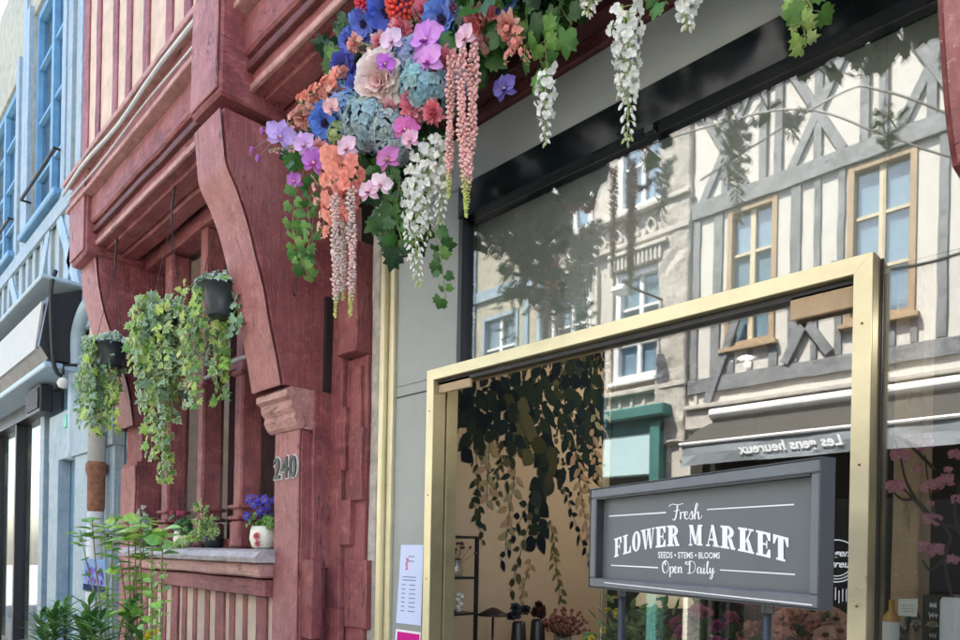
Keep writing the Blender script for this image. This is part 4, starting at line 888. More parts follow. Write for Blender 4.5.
heads += [('carnation', 352, 42, 9, (.93, .45, .40), None), ('carnation', 378, 42, 10, (.92, .38, .45), (.95, .6, .6)), ('anemone', 345, 42, 11, BL0, (.16, .22, .75)), ('carnation', 388, 108, 9, (.9, .5, .55), None), ('orchid', 344, 148, 12, (.80, .55, .70), (.6, .2, .4)), ('carnation', 300, 118, 10, (.95, .50, .42), None), ('hydrangea', 338, 135, 11, (.30, .44, .16), (.48, .56, .26)), ('carnation', 318, 148, 9, (.93, .5, .48), None), ('orchid', 462, 38, 12, (.78, .52, .66), (.6, .2, .4)), ('carnation', 505, 28, 14, (.94, .45, .38), (.96, .55, .48)), ('hydrangea', 455, 82, 13, (.36, .40, .62), (.4, .5, .6)), ('orchid', 330, 108, 9, (.88, .5, .5), (.6, .2, .4)), ('carnation', 420, 8, 12, (.9, .35, .45), None), ('anemone', 372, 100, 9, (.1, .12, .5), (.2, .3, .8)), ('carnation', 322, 96, 9, (.92, .4, .42), None), ('hydrangea', 396, 150, 12, (.45, .5, .48), (.4, .5, .55)), ('orchid', 408, 140, 10, (.75, .45, .6), (.6, .2, .4))]
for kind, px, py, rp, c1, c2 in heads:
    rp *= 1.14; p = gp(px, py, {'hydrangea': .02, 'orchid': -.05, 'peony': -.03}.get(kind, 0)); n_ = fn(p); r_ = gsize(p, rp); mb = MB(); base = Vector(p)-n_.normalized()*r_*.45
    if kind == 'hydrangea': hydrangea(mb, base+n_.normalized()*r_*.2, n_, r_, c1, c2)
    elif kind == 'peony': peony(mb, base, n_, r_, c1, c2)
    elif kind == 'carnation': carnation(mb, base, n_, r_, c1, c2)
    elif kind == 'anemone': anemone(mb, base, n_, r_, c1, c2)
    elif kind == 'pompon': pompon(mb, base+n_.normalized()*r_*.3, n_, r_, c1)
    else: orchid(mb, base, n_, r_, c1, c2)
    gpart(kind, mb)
CORAL = (.95, .40, .30); CORP = (.95, .52, .44)
for px0, py0, px1, py1, r_, c, cnt, s_ in ((345, 80, 298, 102, .034, CORAL, 36, .029), (330, 92, 290, 118, .025, CORP, 20, .022), (338, 70, 330, 92, .02, CORP, 10, .022), (318, 105, 268, 140, .025, (.85, .45, .40), 34, .011), (312, 150, 268, 150, .02, (.88, .5, .45), 26, .010), (520, 30, 505, 62, .02, (.88, .38, .30), 24, .013), (506, 30, 530, 62, .02, (.88, .34, .3), 22, .013), (336, 160, 330, 236, .050, CORAL, 44, .034), (352, 165, 347, 222, .045, (.94, .33, .26), 30, .032), (322, 175, 318, 205, .03, CORP, 10, .024), (330, 210, 320, 236, .03, CORP, 8, .02), (353, 40, 385, 60, .02, (.85, .45, .38), 18, .013)):
    mb = MB(); spray(mb, gp(px0, py0, .0), gp(px1, py1, -.03), r_, c, cnt, s_); gpart('blossom_spray', mb)
for px, py in ((252, 150), (262, 131), (258, 158)):
    mb = MB(); p = gp(px, py); q = gp(285, 138); tube(mb, catmull([tuple(q), tuple((p+q)/2+Vector((0, 0, .02))), tuple(p)], 4), .0016, 5, 0, (.3, .2, .2)); blob(mb, p, .012, (.45, .12, .40), (0, 0, -1), 1.5, 7); gpart('flower_bud', mb)
AMP, AMT = (.90, .54, .50), (.62, .66, .20)
for px, y0, y1, r_, dy, tt in ((465, 50, 208, .014, -.06, .74), (472, 46, 216, .015, -.05, .76), (451, 58, 198, .013, -.03, .78), (336, 195, 317, .013, -.05, .80), (352, 188, 316, .013, -.04, .78), (345, 200, 300, .010, -.01, .84)):
    mb = MB(); a_ = gp(px, y0, dy); b_ = gp(px, y1, dy); amaranth(mb, a_, a_.z-b_.z, r_, AMP if px > 400 else (.80, .60, .55), AMT, t0=tt); gpart('amaranth_tassel', mb, 'pink hanging tassel with yellow green tip')
WH = (.86, .86, .80)
for px, y0, y1, r_, cnt, dy in ((424, 138, 285, .050, 90, .02), (416, 165, 268, .036, 48, .03), (440, 135, 222, .034, 48, .02), (431, 140, 235, .04, 44, .03), (344, 205, 300, .02, 34, .0), (628, 12, 138, .036, 62, .0), (622, 5, 95, .04, 34, .03), (546, 68, 142, .020, 32, .0), (690, -14, 24, .022, 22, .0), (588, -30, 12, .04, 30, 0), (452, -70, -10, .04, 30, 0)):
    mb = MB(); a_ = gp(px, y0, dy); b_ = gp(px, y1, dy); wisteria(mb, a_, a_.z-b_.z, r_, WH, cnt); gpart('wisteria_raceme', mb, 'hanging white wisteria blossom')
# vines in front
for pts, sz, cols_, sh in (([(305, 168), (296, 195), (293, 225), (298, 250), (308, 275)], .045, GREENS[1:3]+GREENS[4:], VINE), ([(315, 185), (308, 210), (312, 235), (300, 262)], .035, GREENS[1:3], IVY), ([(330, 60), (342, 78), (330, 95)], .05, GREENS[1:3], VINE), ([(388, 190), (392, 215), (385, 235)], .05, GREENS[:2], VINE), ([(432, 225), (440, 250), (443, 275), (446, 298)], .042, GREENS[:3], VINE), ([(400, 180), (396, 215), (402, 240)], .05, GREENS[:2], VINE),
                           ([(372, 60), (388, 72), (395, 90)], .04, GREENS[1:3], VINE), ([(545, 20), (545, 45), (548, 70)], .055, GREENS[1:3]+GREENS[4:], VINE), ([(525, 0), (528, 30), (533, 58)], .06, GREENS[:3], VINE), ([(560, -20), (562, 8), (572, 24)], .06, GREENS[:2], VINE), ([(800, -30), (797, 5), (804, 30), (806, 46)], .03, [(.3, .45, .1), (.35, .5, .15)], IVY), ([(800, -10), (812, 8), (806, 18)], .05, GREENS[2:3], VINE), ([(655, -25), (662, -6), (668, 4)], .05, GREENS[:2], VINE)):
    mb = MB(); vine(mb, [tuple(gp(a_, b_, .03)) for a_, b_ in pts], sz, cols_, sz*.5, fn(gp(*pts[0])), sh); o = gpart('vine', mb, None, LEAF)
# foliage backing through the whole garland, thick in depth, running on to the right of the frame
mb = MB()
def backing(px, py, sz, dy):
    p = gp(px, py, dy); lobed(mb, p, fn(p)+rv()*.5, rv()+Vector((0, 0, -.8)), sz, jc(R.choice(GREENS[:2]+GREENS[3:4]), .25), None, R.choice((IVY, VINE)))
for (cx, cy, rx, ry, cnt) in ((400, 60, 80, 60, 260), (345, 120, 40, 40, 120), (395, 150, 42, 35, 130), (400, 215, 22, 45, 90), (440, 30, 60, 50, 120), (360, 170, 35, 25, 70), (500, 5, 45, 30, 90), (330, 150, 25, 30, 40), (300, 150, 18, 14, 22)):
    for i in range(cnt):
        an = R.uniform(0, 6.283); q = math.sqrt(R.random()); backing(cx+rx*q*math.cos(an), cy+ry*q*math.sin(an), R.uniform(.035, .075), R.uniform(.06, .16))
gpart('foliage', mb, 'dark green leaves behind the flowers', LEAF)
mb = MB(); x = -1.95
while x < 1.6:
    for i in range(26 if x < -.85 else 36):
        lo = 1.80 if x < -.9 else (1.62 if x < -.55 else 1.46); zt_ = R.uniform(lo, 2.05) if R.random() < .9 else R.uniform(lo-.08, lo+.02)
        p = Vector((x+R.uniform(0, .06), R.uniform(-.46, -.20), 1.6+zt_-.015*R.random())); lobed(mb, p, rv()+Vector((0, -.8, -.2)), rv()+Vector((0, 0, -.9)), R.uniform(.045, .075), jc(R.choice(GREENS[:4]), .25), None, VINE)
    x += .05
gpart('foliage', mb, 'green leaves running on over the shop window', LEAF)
for i in range(24):        # flowers and trails further right, mostly above the frame
    x = -1.25+i*.118; y = R.uniform(-.42, -.22); p = Vector((x, y, 1.6+R.uniform(1.66, 2.0))); mb = MB(); n_ = Vector((R.uniform(-.3, .3), -.8, -.3))
    k = R.choice(('c', 'h', 'a', 'o'))
    if k == 'c': carnation(mb, p, n_, .07, R.choice([(.85, .22, .28), (.88, .3, .25)])); gpart('carnation', mb)
    elif k == 'h': hydrangea(mb, p, n_, .08, (.25, .35, .52), (.4, .45, .42)); gpart('hydrangea', mb)
    elif k == 'a': anemone(mb, p, n_, .07, BL0, BL1); gpart('anemone', mb)
    else: orchid(mb, p, n_, .06, (.6, .3, .7), (.5, .1, .5)); gpart('orchid', mb)
for (x, z0, L, kd) in ((-.22, 1.62, .12, 'v'), (-.05, 1.64, .16, 'w'), (.2, 1.62, .22, 'v'), (.45, 1.6, .18, 'w'), (.7, 1.6, .2, 'v'), (-.62, 1.62, .08, 'w'), (-.4, 1.62, .08, 'v')):
    mb = MB(); y = -.24
    if kd == 'w': wisteria(mb, (x, y, 1.6+z0), L, .03, WH, int(L*160)+8); gpart('wisteria_raceme', mb)
    else: vine(mb, [(x, y, 1.6+z0+.1), (x+.02, y, 1.6+z0), (x-.01, y, 1.6+z0-L*.5), (x+.015, y, 1.6+z0-L)], .05, GREENS[:3], .024, (0, -1, 0), VINE); gpart('vine', mb, None, LEAF)
# ================================================================== HANGING BASKETS
IVC = [(.14, .30, .06), (.26, .44, .08), (.38, .56, .10), (.20, .32, .14), (.48, .60, .13)]; RIM = (.50, .60, .26); COOL = [(.20, .33, .20), (.26, .40, .26), (.15, .27, .14)]; RIMC = (.55, .64, .60)
def basket(px, py, Y, hook, lbl, spreads, rpot=.095, hpot=.17, seed=1):
    R.seed(seed); c = at(px, py, Y); t = thing('hanging_basket', lbl, 'hanging basket', (c.x, c.y, c.z), 'hanging ivy baskets under the jetty')
    mb = MB(); lathe(mb, (c.x, c.y, c.z), [(rpot*.62, -hpot*.55), (rpot*.72, -hpot*.5), (rpot*.8, -hpot*.2), (rpot*.95, hpot*.32), (rpot*1.06, hpot*.33), (rpot*1.06, hpot*.45), (rpot*.9, hpot*.45), (rpot*.88, hpot*.3)], 28); mb.build('pot', POTM, t, True)
    mb = MB(); hk = at(hook[0], hook[1], Y+.02); hz = ZS-.05
    for k in range(3): an = 2.09*k+.4; tube(mb, [(c.x+rpot*math.cos(an), c.y+rpot*math.sin(an), c.z+hpot*.4), (c.x, c.y+.01, c.z+.62)], .0022, 5)
    mb.build('hanger_wire', IRON, t)
    mb = MB(); top = ZS+.03
    pts = [(c.x, c.y+.01, c.z+.60), (c.x, c.y+.01, c.z+.70), (c.x+.0, c.y+.03, min(top, c.z+.86)), (c.x, c.y+.06, min(top, c.z+.92)), (c.x, c.y+.10, min(top, c.z+.88)), (c.x, c.y+.1, top)]
    tube(mb, catmull(pts, 5), .0065, 7); mb.build('hook', IRON, t)
    mb = MB()
    for i in range(170):      # crown
        an = R.uniform(0, 6.283); rr = rpot*1.25*math.sqrt(R.random()); z = c.z+hpot*.45+.075*(1-(rr/rpot/1.3)**2)*R.uniform(.1, 1)
        p = Vector((c.x+rr*math.cos(an), c.y+rr*math.sin(an), z)); lobed(mb, p, Vector((math.cos(an)*.5, math.sin(an)*.5-.4, .8))+rv()*.3, Vector((math.cos(an), math.sin(an), -.2))+rv()*.4, R.uniform(.026, .05), jc(R.choice(COOL+IVC[:2]), .2), jc(RIMC, .1))
    mb.build('ivy_crown', LEAF, t)
    mb = MB()
    for (dx0, dx1, L0, L1, cnt, dyy) in spreads:
        for i in range(cnt):
            q = (i+R.random())/cnt; dx = dx0+(dx1-dx0)*q; L = R.uniform(L0, L1); dy = R.uniform(-.13, .10)+dyy; st = Vector((c.x+max(-rpot, min(rpot, dx*.6)), c.y+dy*.5, c.z+hpot*.5)); r2 = R.uniform(-.04, .04)
            pts = [tuple(st), (c.x+dx*.85, c.y+dy, c.z+hpot*.45), (c.x+dx, c.y+dy*1.1, c.z-L*.25), (c.x+dx+r2, c.y+dy*1.1, c.z-L*.65), (c.x+dx+r2*1.6, c.y+dy, c.z-L)]
            cl = IVC if R.random() < .6 else COOL
            vine(mb, pts, R.uniform(.042, .06), cl, .021, (R.uniform(-.1, .5), -1, .15), IVY, RIM if R.random() < .5 else None, .0016)
    mb.build('ivy_trails', LEAF, t)
basket(221, 300, -.46, (240, 225), 'black pot hanging nearest the corner bracket, ivy spilling to its left', ((-.26, -.12, .20, .55, 9, 0), (-.12, .03, .05, .18, 4, .0), (.08, .12, .1, .2, 2, 0)), seed=3)
basket(168, 326, -.46, (186, 245), 'middle hanging pot almost hidden under the longest curtain of pale green ivy', ((-.22, .26, .2, .66, 17, 0), (-.12, .14, .45, .92, 8, -.03), (-.2, .2, .05, .3, 10, -.05)), .095, .17, seed=4)
basket(112, 354, -.46, (119, 290), 'leftmost hanging pot in front of the pale downpipe, thin ivy trails', ((-.32, -.04, .15, .55, 15, 0), (-.38, -.22, .25, .55, 4, 0), (-.1, .06, .05, .22, 4, 0)), .10, .17, seed=5)
# ================================================================== THINGS ON THE SILL
def sill_pot(px, lbl, rr, hh, mat, decor=None):
    x = ax(px, -.17); t = thing('flower_pot', lbl, 'flower pot', (x, -.17, ZSILL+.001))
    mb = MB(); lathe(mb, (x, -.17, ZSILL+.001), [(rr*.6, 0), (rr*.85, hh*.12), (rr*1.02, hh*.45), (rr*.95, hh*.8), (rr*.86, hh), (rr*.78, hh), (rr*.8, hh*.85)], 24); mb.build('pot', mat, t, True)
    return t, Vector((x, -.17, ZSILL+hh))
R.seed(21)
t, c = sill_pot(183, 'small white pot of pink cyclamen on the window sill, left of the ivy plant', .062, .11, CERAM)
mb = MB()
for i in range(60):
    d = rv(); d.z = abs(d.z)*.9; d.normalize(); p = c+d*R.uniform(.03, .13)+Vector((-.0, 0, -.01)); tube(mb, [c, p], .001, 3, 0, (.2, .25, .08), False); lobed(mb, p, d+Vector((0, -.6, .3)), d+rv()*.3, R.uniform(.025, .045), jc(R.choice(GREENS[:3]), .2), None, VINE)
mb.build('leaves', LEAF, t)
mb = MB()
for i in range(6): p = c+Vector((R.uniform(-.07, .07), R.uniform(-.08, .0), R.uniform(-.0, .13))); anemone(mb, p, (R.uniform(-.3, .6), -1, .2), .020, (.5, .05, .12), (.6, .10, .2), 5)
mb.build('blossom', PETAL, t, True)
t, c = sill_pot(263, 'round cream pot of blue violet pansies on the sill against the corner post', .072, .125, CERAM)
mb = MB()
for i in range(60): d = rv(); d.z = abs(d.z)*.6; d.normalize(); p = c+d*R.uniform(.02, .10); lobed(mb, p, d+Vector((0, -.4, .4)), d+rv()*.4, R.uniform(.025, .045), jc(R.choice([(.14, .30, .06), (.2, .38, .08), (.08, .2, .04)]), .2), None, IVY)
mb.build('leaves', LEAF, t)
for i in range(17):
    mb = MB(); an = i*2.4; q = .095*math.sqrt((i+.5)/17); p = c+Vector((q*math.cos(an), q*math.sin(an)*.8-.02, .05+.11*R.random())); anemone(mb, p, (R.uniform(-.4, .8), -1, R.uniform(.0, .5)), .030, (.06, .04, .35), R.choice([(.10, .08, .55), (.16, .12, .68), (.22, .14, .6)]), 5, (.5, .4, .05)); mb.build('blossom', PETAL, t, True)
mb = MB(); pc_ = at(270, 528, -.28)
anemone(mb, (c.x+.045, c.y-.062, c.z-.055), (.5, -1, 0), .024, (.6, .12, .16), (.75, .2, .25), 6); anemone(mb, (c.x+.05, c.y-.058, c.z-.095), (.5, -1, 0), .020, (.55, .1, .14), (.7, .18, .22), 6); mb.build('painted_rose', PETAL, t, True)
x = ax(213, -.15); t = thing('ivy_plant', 'bushy variegated ivy in a low pot on the sill between two mullions', 'plant', (x, -.15, ZSILL+.001)); c = Vector((x, -.15, ZSILL+.06))
mb = MB(); lathe(mb, (x, -.15, ZSILL+.001), [(.05, 0), (.065, .06), (.06, .075), (.05, .07)], 20); mb.build('pot', POTM, t, True)
mb = MB()
for i in range(15):
    an = R.uniform(2.6, 6.8); L = R.uniform(.08, .26); dx, dy = math.cos(an)*L, math.sin(an)*.10; hz = R.uniform(-.04, .24)
    vine(mb, [tuple(c), tuple(c+Vector((dx*.4, dy*.6, .06+hz*.5))), tuple(c+Vector((dx, dy, hz)))], .034, IVC[:3]+GREENS[1:3], .02, (.3, -1, .2), IVY, RIM)
for i in range(6): L = R.uniform(.1, .35); vine(mb, [tuple(c), tuple(c+Vector((-L*.5, -.08, .0))), tuple(c+Vector((-L, -.12, -.05))), tuple(c+Vector((-L-.1, -.13, -.05)))], .03, IVC[:3], .02, (.2, -1, .5), IVY, RIM)
mb.build('foliage', LEAF, t)
x = ax(150, -.15); t = thing('ivy_plant', 'small ivy at the left end of the window sill', 'plant', (x, -.15, ZSILL+.001)); c = Vector((x, -.15, ZSILL+.06))
mb = MB(); lathe(mb, (x, -.15, ZSILL+.001), [(.05, 0), (.065, .06), (.06, .075), (.05, .07)], 20); mb.build('pot', POTM, t, True)
mb = MB()
for i in range(10): an = R.uniform(3, 6.4); L = R.uniform(.05, .2); vine(mb, [tuple(c), tuple(c+Vector((math.cos(an)*L*.5, math.sin(an)*.05, .12))), tuple(c+Vector((math.cos(an)*L, math.sin(an)*.1, R.uniform(.05, .26))))], .034, COOL, .02, (.3, -1, .2), IVY, RIMC)
mb.build('foliage', LEAF, t)
# dead branch across the mullions
mb = MB(); pts = [at(a_, b_, -.22) for a_, b_ in ((205, 378), (218, 372), (232, 362), (248, 356))]; tube(mb, catmull([tuple(p) for p in pts], 5), .011, 7); tag(mb.build('branch', PIPE), 'bare pale branch lying across the window mullions', 'branch')
# ================================================================== POTTED PLANTS AT THE PAVEMENT
R.seed(33)
def big_pot(x, y, r_, h_, t, mat=POTM):
    mb = MB(); lathe(mb, (x, y, .122), [(r_*.7, 0), (r_*.75, .02), (r_*.98, h_*.9), (r_*1.06, h_*.9), (r_*1.06, h_), (r_*.92, h_), (r_*.9, h_*.9)], 28); mb.build('pot', mat, t, True)
    mb = MB(); lathe(mb, (x, y, .122), [(r_*.05, h_*.86), (r_*.93, h_*.88), (r_*.93, h_*.89), (.01, h_*.9)], 20); mb.build('soil', SOIL, t)
YS_ = -.85
xs_ = ax(122, YS_); t = thing('potted_shrub', 'tall thin stemmed shrub with a fresh green leafy top below the sill', 'plant', (xs_, YS_, .122)); big_pot(xs_, YS_, .17, .30, t)
stems = MB(); lf = MB(); LG = [(.20, .42, .06), (.28, .52, .08), (.38, .60, .12), (.14, .32, .05)]
def leaf_at(mb_, p, d, size, col, wr=.34): blade(mb_, p, d, Vector((0, -.35, 1))+rv()*.3, size, size*wr, col, .35, 5, .75)
for i, (px, py) in enumerate(((80, 530), (92, 520), (104, 524), (116, 516), (128, 520), (140, 518), (152, 522), (163, 530), (112, 535), (135, 532), (146, 540), (120, 560), (135, 575), (108, 590), (128, 600))):
    top = at(px, py, YS_+R.uniform(-.12, .12)); root = Vector((xs_+(px-122)*.0022, YS_+R.uniform(-.06, .06), .4)); mid = Vector((root.x*.6+top.x*.4, root.y, (root.z+top.z)/2+.1))
    pts = [Vector(v) for v in catmull([tuple(root), tuple(mid), tuple(mid.lerp(top, .6)), tuple(top)], 6)]; tube(stems, pts, [.006*(1-.6*k/len(pts)) for k in range(len(pts))], 6, 0, R.choice([(.22, .16, .09), (.2, .24, .08)]))
    for k in range(9):
        an = k*2.4+i; d = Vector((math.cos(an), math.sin(an), R.uniform(.0, .5))); p = pts[-1]-Vector((0, 0, .012*k)); leaf_at(lf, p, d, R.uniform(.06, .10), jc(R.choice(LG), .18), .36)
    for k in range(5, len(pts)-2, 2):
        if R.random() < .75: an = R.uniform(0, 6.28); leaf_at(lf, pts[k], Vector((math.cos(an), math.sin(an), .3)), R.uniform(.05, .08), jc(R.choice(LG), .2))
stems.build('stem', STEMM, t, True); lf.build('foliage', LEAF, t)
xs_, YS_ = ax(72, -.95), -.95
for (px, yy, ct, lb_) in ((68, -.95, 608, 'dark green narrow leaved plant leftmost at the foot of the blue pier'), (103, -1.0, 615, 'dark green narrow leaved plant between the thin shrub and its left neighbour')):
    xs_ = ax(px, yy); t = thing('potted_plant', lb_, 'plant', (xs_, yy, .122), 'narrow leaved plants'); big_pot(xs_, yy, .15, .28, t)
    c = at(px, ct, yy); mb = MB(); sm_ = MB()
    for j in range(7):
        bx, by = R.uniform(-.09, .09), R.uniform(-.09, .09); top = Vector((xs_+bx*1.5, yy+by*1.5, c.z-.03+R.uniform(-.1, .08))); tube(sm_, [(xs_+bx*.4, yy+by*.4, .38), tuple(top)], .006, 6, 0, (.12, .16, .05))
        for k in range(26): an = k*2.4; q = k/26; d = Vector((math.cos(an), math.sin(an), 1.1-1.25*q)); blade(mb, top-Vector((0, 0, q*.22)), d, Vector((0, 0, 1)), R.uniform(.11, .16), .013, jc(R.choice([(.04, .13, .03), (.07, .19, .04), (.12, .28, .06), (.18, .35, .10)]), .15), .35, 5, .8)
    sm_.build('stem', STEMM, t, True); mb.build('foliage', LEAF, t)
q = at(152, 637, -.9); t = thing('potted_plant', 'low pot with one yellow bloom at the bottom of the striped apron', 'plant', (q.x, -.9, .122)); big_pot(q.x, -.9, .13, .24, t)
mb = MB(); tube(mb, [(q.x, -.9, .36), tuple(q)], .004, 5, 0, (.15, .25, .05)); mb.build('stem', STEMM, t)
mb = MB(); carnation(mb, q, (.3, -.9, .6), .04, (.85, .68, .03)); mb.build('bloom', PETAL, t, True)
mb = MB()
for i in range(9):
    top = at(R.uniform(140, 172), R.uniform(560, 620), -.9+R.uniform(-.1, .1)); tube(mb, [(q.x+R.uniform(-.05, .05), -.9, .36), tuple(top)], .002, 4, 0, (.2, .22, .1))
    for k in range(5): an = R.uniform(0, 6.3); leaf_at(mb, top-Vector((0, 0, .05*k)), Vector((math.cos(an), math.sin(an), .5)), .05, jc(LG[1], .2))
mb.build('foliage', LEAF, t)
# plant tag with printed purple flowers
t = thing('plant_tag', 'plant card printed with purple blossom on blue, among the pots beside the blue pier', 'card', at(96, 640, -.75))
p0, p1 = at(84, 590, -.75), at(108, 560, -.75)
mb = MB(); box(mb, p0.x, p1.x, -.755, -.75, p0.z, p1.z, col=(.22, .36, .62), bev=.0005); box(mb, p0.x, p1.x, -.756, -.7552, p0.z, p0.z+.04, col=(.02, .03, .10), bev=0)
for i in range(46):
    u, v = R.uniform(.12, .88), R.uniform(.24, .85); cx, cz = p0.x+(p1.x-p0.x)*u, p0.z+(p1.z-p0.z)*v; s_ = .016; cl = R.choice([(.20, .10, .50), (.35, .16, .62), (.5, .3, .7), (.16, .07, .36)])
    for k in range(5): an = 1.2566*k+i; M_ = plane_M((cx, -.7565-i*.00004, cz), (math.cos(an), 0, math.sin(an)), (-math.sin(an), 0, math.cos(an))); leaf2d(mb, M_, s_, s_*.34, jc(cl, .1), 4, 0)
mb.build('card', CARD, t); mb = MB(); xm = (p0.x+p1.x)/2; tube(mb, [(xm, -.745, .35), (xm, -.745, p1.z-.02)], .005, 6); mb.build('stake', POTM, t)
# ================================================================== HOUSE NUMBER
hn = thing('house_number', 'dark metal house number 240 edged in white on the corner post', 'house number', at(285, 466, -.22))
YN = -.2155
p0 = at(285, 478, YN); xa, xb = ax(273.5, YN), ax(297, YN); hN = az(285, 455, YN)-az(285, 477, YN)
for nm, mt_, off, y_, ex in (('number_backing', flat('number_edge', (.55, .54, .52), .5), .009, YN-.004, .003), ('digits', BLACK, .0, YN-.010, .004)):
    mb = MB()
    for k, ch in enumerate('240'):
        M_ = plane_M((xa+(xb-xa)*(k+.5)/3, y_, p0.z), (1, 0, 0), (0, 0, 1)); vs, fs = text_mesh(ch, hN*1.36, 0, .002+off*.7, ex); w_ = max(v.x for v in vs)-min(v.x for v in vs); mx_ = (max(v.x for v in vs)+min(v.x for v in vs))/2
        sc = (xb-xa)/3*.86/(w_) if off == 0 else (xb-xa)/3*1.1/w_
        mb.add([M_ @ Vector(((v.x-mx_)*sc, v.y, v.z)) for v in vs], fs)
    mb.build(nm, mt_, hn)
# ================================================================== NOTICES
t = thing('notice', 'tall white price notice with a red flourish taped to the grey side panel', 'notice', at(410, 585, -.022))
YQ = -.0245
def qd(mb_, pts, Y, col): mb_.add([tuple(at(a_, b_, Y)) for a_, b_ in pts], [[0, 1, 2, 3]], 0, col)
mb = MB(); qd(mb, [(401, 545), (423.5, 545), (421, 626), (396, 623)], YQ, (.60, .66, .86)); mb.build('sheet', CARD, t)
mb = MB(); 
def inpaper(u, v): # u across, v down 0..1
    l = (401-5*v, 545+78*v); r = (423.5-2.5*v, 545+81*v); return (l[0]+(r[0]-l[0])*u, l[1]+(r[1]-l[1])*u)
def pline(u0, u1, v, th, col):
    a_, b_, c_, d_ = inpaper(u0, v), inpaper(u1, v), inpaper(u1, v+th), inpaper(u0, v+th); qd(mb, [a_, b_, c_, d_], YQ-.0006, col)
INK = (.22, .22, .34)
for v in (.14, .20): pline(.35, .62, v, .012, INK)
for v in (.40, .44): pline(.15, .72, v, .012, INK)
for k in range(7): pline(.15, .30, .50+k*.055, .012, INK); pline(.45, .72, .50+k*.055, .012, INK)
for k in range(6): pline(.26+.02*math.sin(k*2), .36+.02*math.cos(k), .17+k*.025, .02, (.6, .12, .22))
mb.build('print', CARD, t)
t = thing('card', 'magenta card with a white border taped under the price notice', 'card', at(408, 640, -.022))
mb = MB(); qd(mb, [(396, 629), (421, 632.5), (418, 668), (393, 664)], YQ, (.85, .8, .85)); qd(mb, [(397.5, 631.5), (419.6, 634.7), (417, 666), (394.5, 662)], YQ-.0005, (.62, .02, .25)); mb.build('sheet', CARD, t)
t = thing('card', 'square white card inside the right shop window', 'card', at(908, 607, .05))
mb = MB(); qd(mb, [(898.5, 599), (918, 599), (917, 617), (898, 615.5)], .06, (.8, .8, .74)); mb.build('sheet', CARD, t)
mb = MB()
for k in range(3): qd(mb, [(901+k, 605+k*3), (914, 605.3+k*3), (914, 606+k*3), (901+k, 605.7+k*3)], .059, (.4, .42, .3))
mb.build('print', CARD, t)
# ================================================================== FLOWER MARKET SIGN
dl, dr = 2.117, 1.352
SL = CAM+ray(590, 540)*dl; SR = CAM+ray(819, 538)*dr; SL.z = SR.z = 0
SX = (SR-SL).normalized(); SW = (SR-SL).length; SN = Vector((SX.y, -SX.x, 0))
if SN.dot(CAM-SL) < 0: SN = -SN
zT = (CAM+ray(590, 490)*dl).z; zB_ = (CAM+ray(592, 586)*dl).z
def onsign(px, py, off=0):
    d = ray(px, py); o_ = SL+SN*off; t_ = (o_-CAM).dot(SN)/d.dot(SN); return CAM+d*t_
sg = thing('shop_sign', 'grey framed board reading Flower Market on two rods before the glass door', 'sign', (SL.x*.5+SR.x*.5, SL.y*.5+SR.y*.5, .12))
MS = MM((SL.x, SL.y, 0), SX, Vector((0, 0, 1)), SN)     # local: x along board, y up, z out
fwid = .027; th = .036
zt_, zb2 = zT, zB_-.002
mb = MB()
for (x0, x1, y0, y1) in ((0, SW, zt_-fwid, zt_), (0, SW, zb2, zb2+fwid), (0, fwid, zb2+fwid, zt_-fwid), (SW-fwid*.85, SW, zb2+fwid, zt_-fwid)): box(mb, x0, x1, y0, y1, -th, .0, M=MS, bev=.003)
mb.build('frame', SIGNF, sg)
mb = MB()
for (x0, x1, y0, y1) in ((-.003, SW+.003, zt_+.0005, zt_+.003), (-.003, SW+.003, zb2-.003, zb2-.0005), (-.003, -.0005, zb2, zt_), (SW+.0005, SW+.003, zb2, zt_)): box(mb, x0, x1, y0, y1, -th-.001, .0005, M=MS, bev=0)  # dark outline that also paints shade onto the sign's outer sides
for (x0, x1, y0, y1) in ((fwid+.0005, SW-fwid, zt_-fwid-.004, zt_-fwid-.0005), (fwid+.0005, fwid+.003, zb2+fwid, zt_-fwid-.004)): box(mb, x0, x1, y0, y1, -.03, -.004, M=MS, bev=0)  # dark strips painting the shade inside the frame recess
mb.build('edge_shade_band', RODM, sg)
mb = MB(); dp_ = -.028; box(mb, fwid*.9, SW-fwid*.8, zb2+fwid*.9, zt_-fwid*.9, dp_-.006, dp_, M=MS, bev=0); mb.build('board', SIGNG, sg)
def onb(px, py, k=0): return onsign(px, py, dp_+.0006+k*.00003)
for px in (622, 768):
    mb = MB(); b_ = onsign(px, 600, -th/2); tube(mb, [(b_.x, b_.y, .14), (b_.x, b_.y, zb2+.002)], .0105, 12); mb.build('rod', RODM, sg, True)
    mb = MB(); tube(mb, [(b_.x, b_.y, zb2-.02), (b_.x, b_.y, zb2+.004)], .0135, 12); mb.build('collar', RODM, sg)
mb = MB(); b0, b1 = onsign(622, 600, -th/2), onsign(768, 600, -th/2)
for b_ in (b0, b1): bar(mb, (b_.x-SN.x*.2, b_.y-SN.y*.2, .135), (b_.x+SN.x*.2, b_.y+SN.y*.2, .135), .05, .012, (0, 0, 1))
mb.build('foot', RODM, sg)
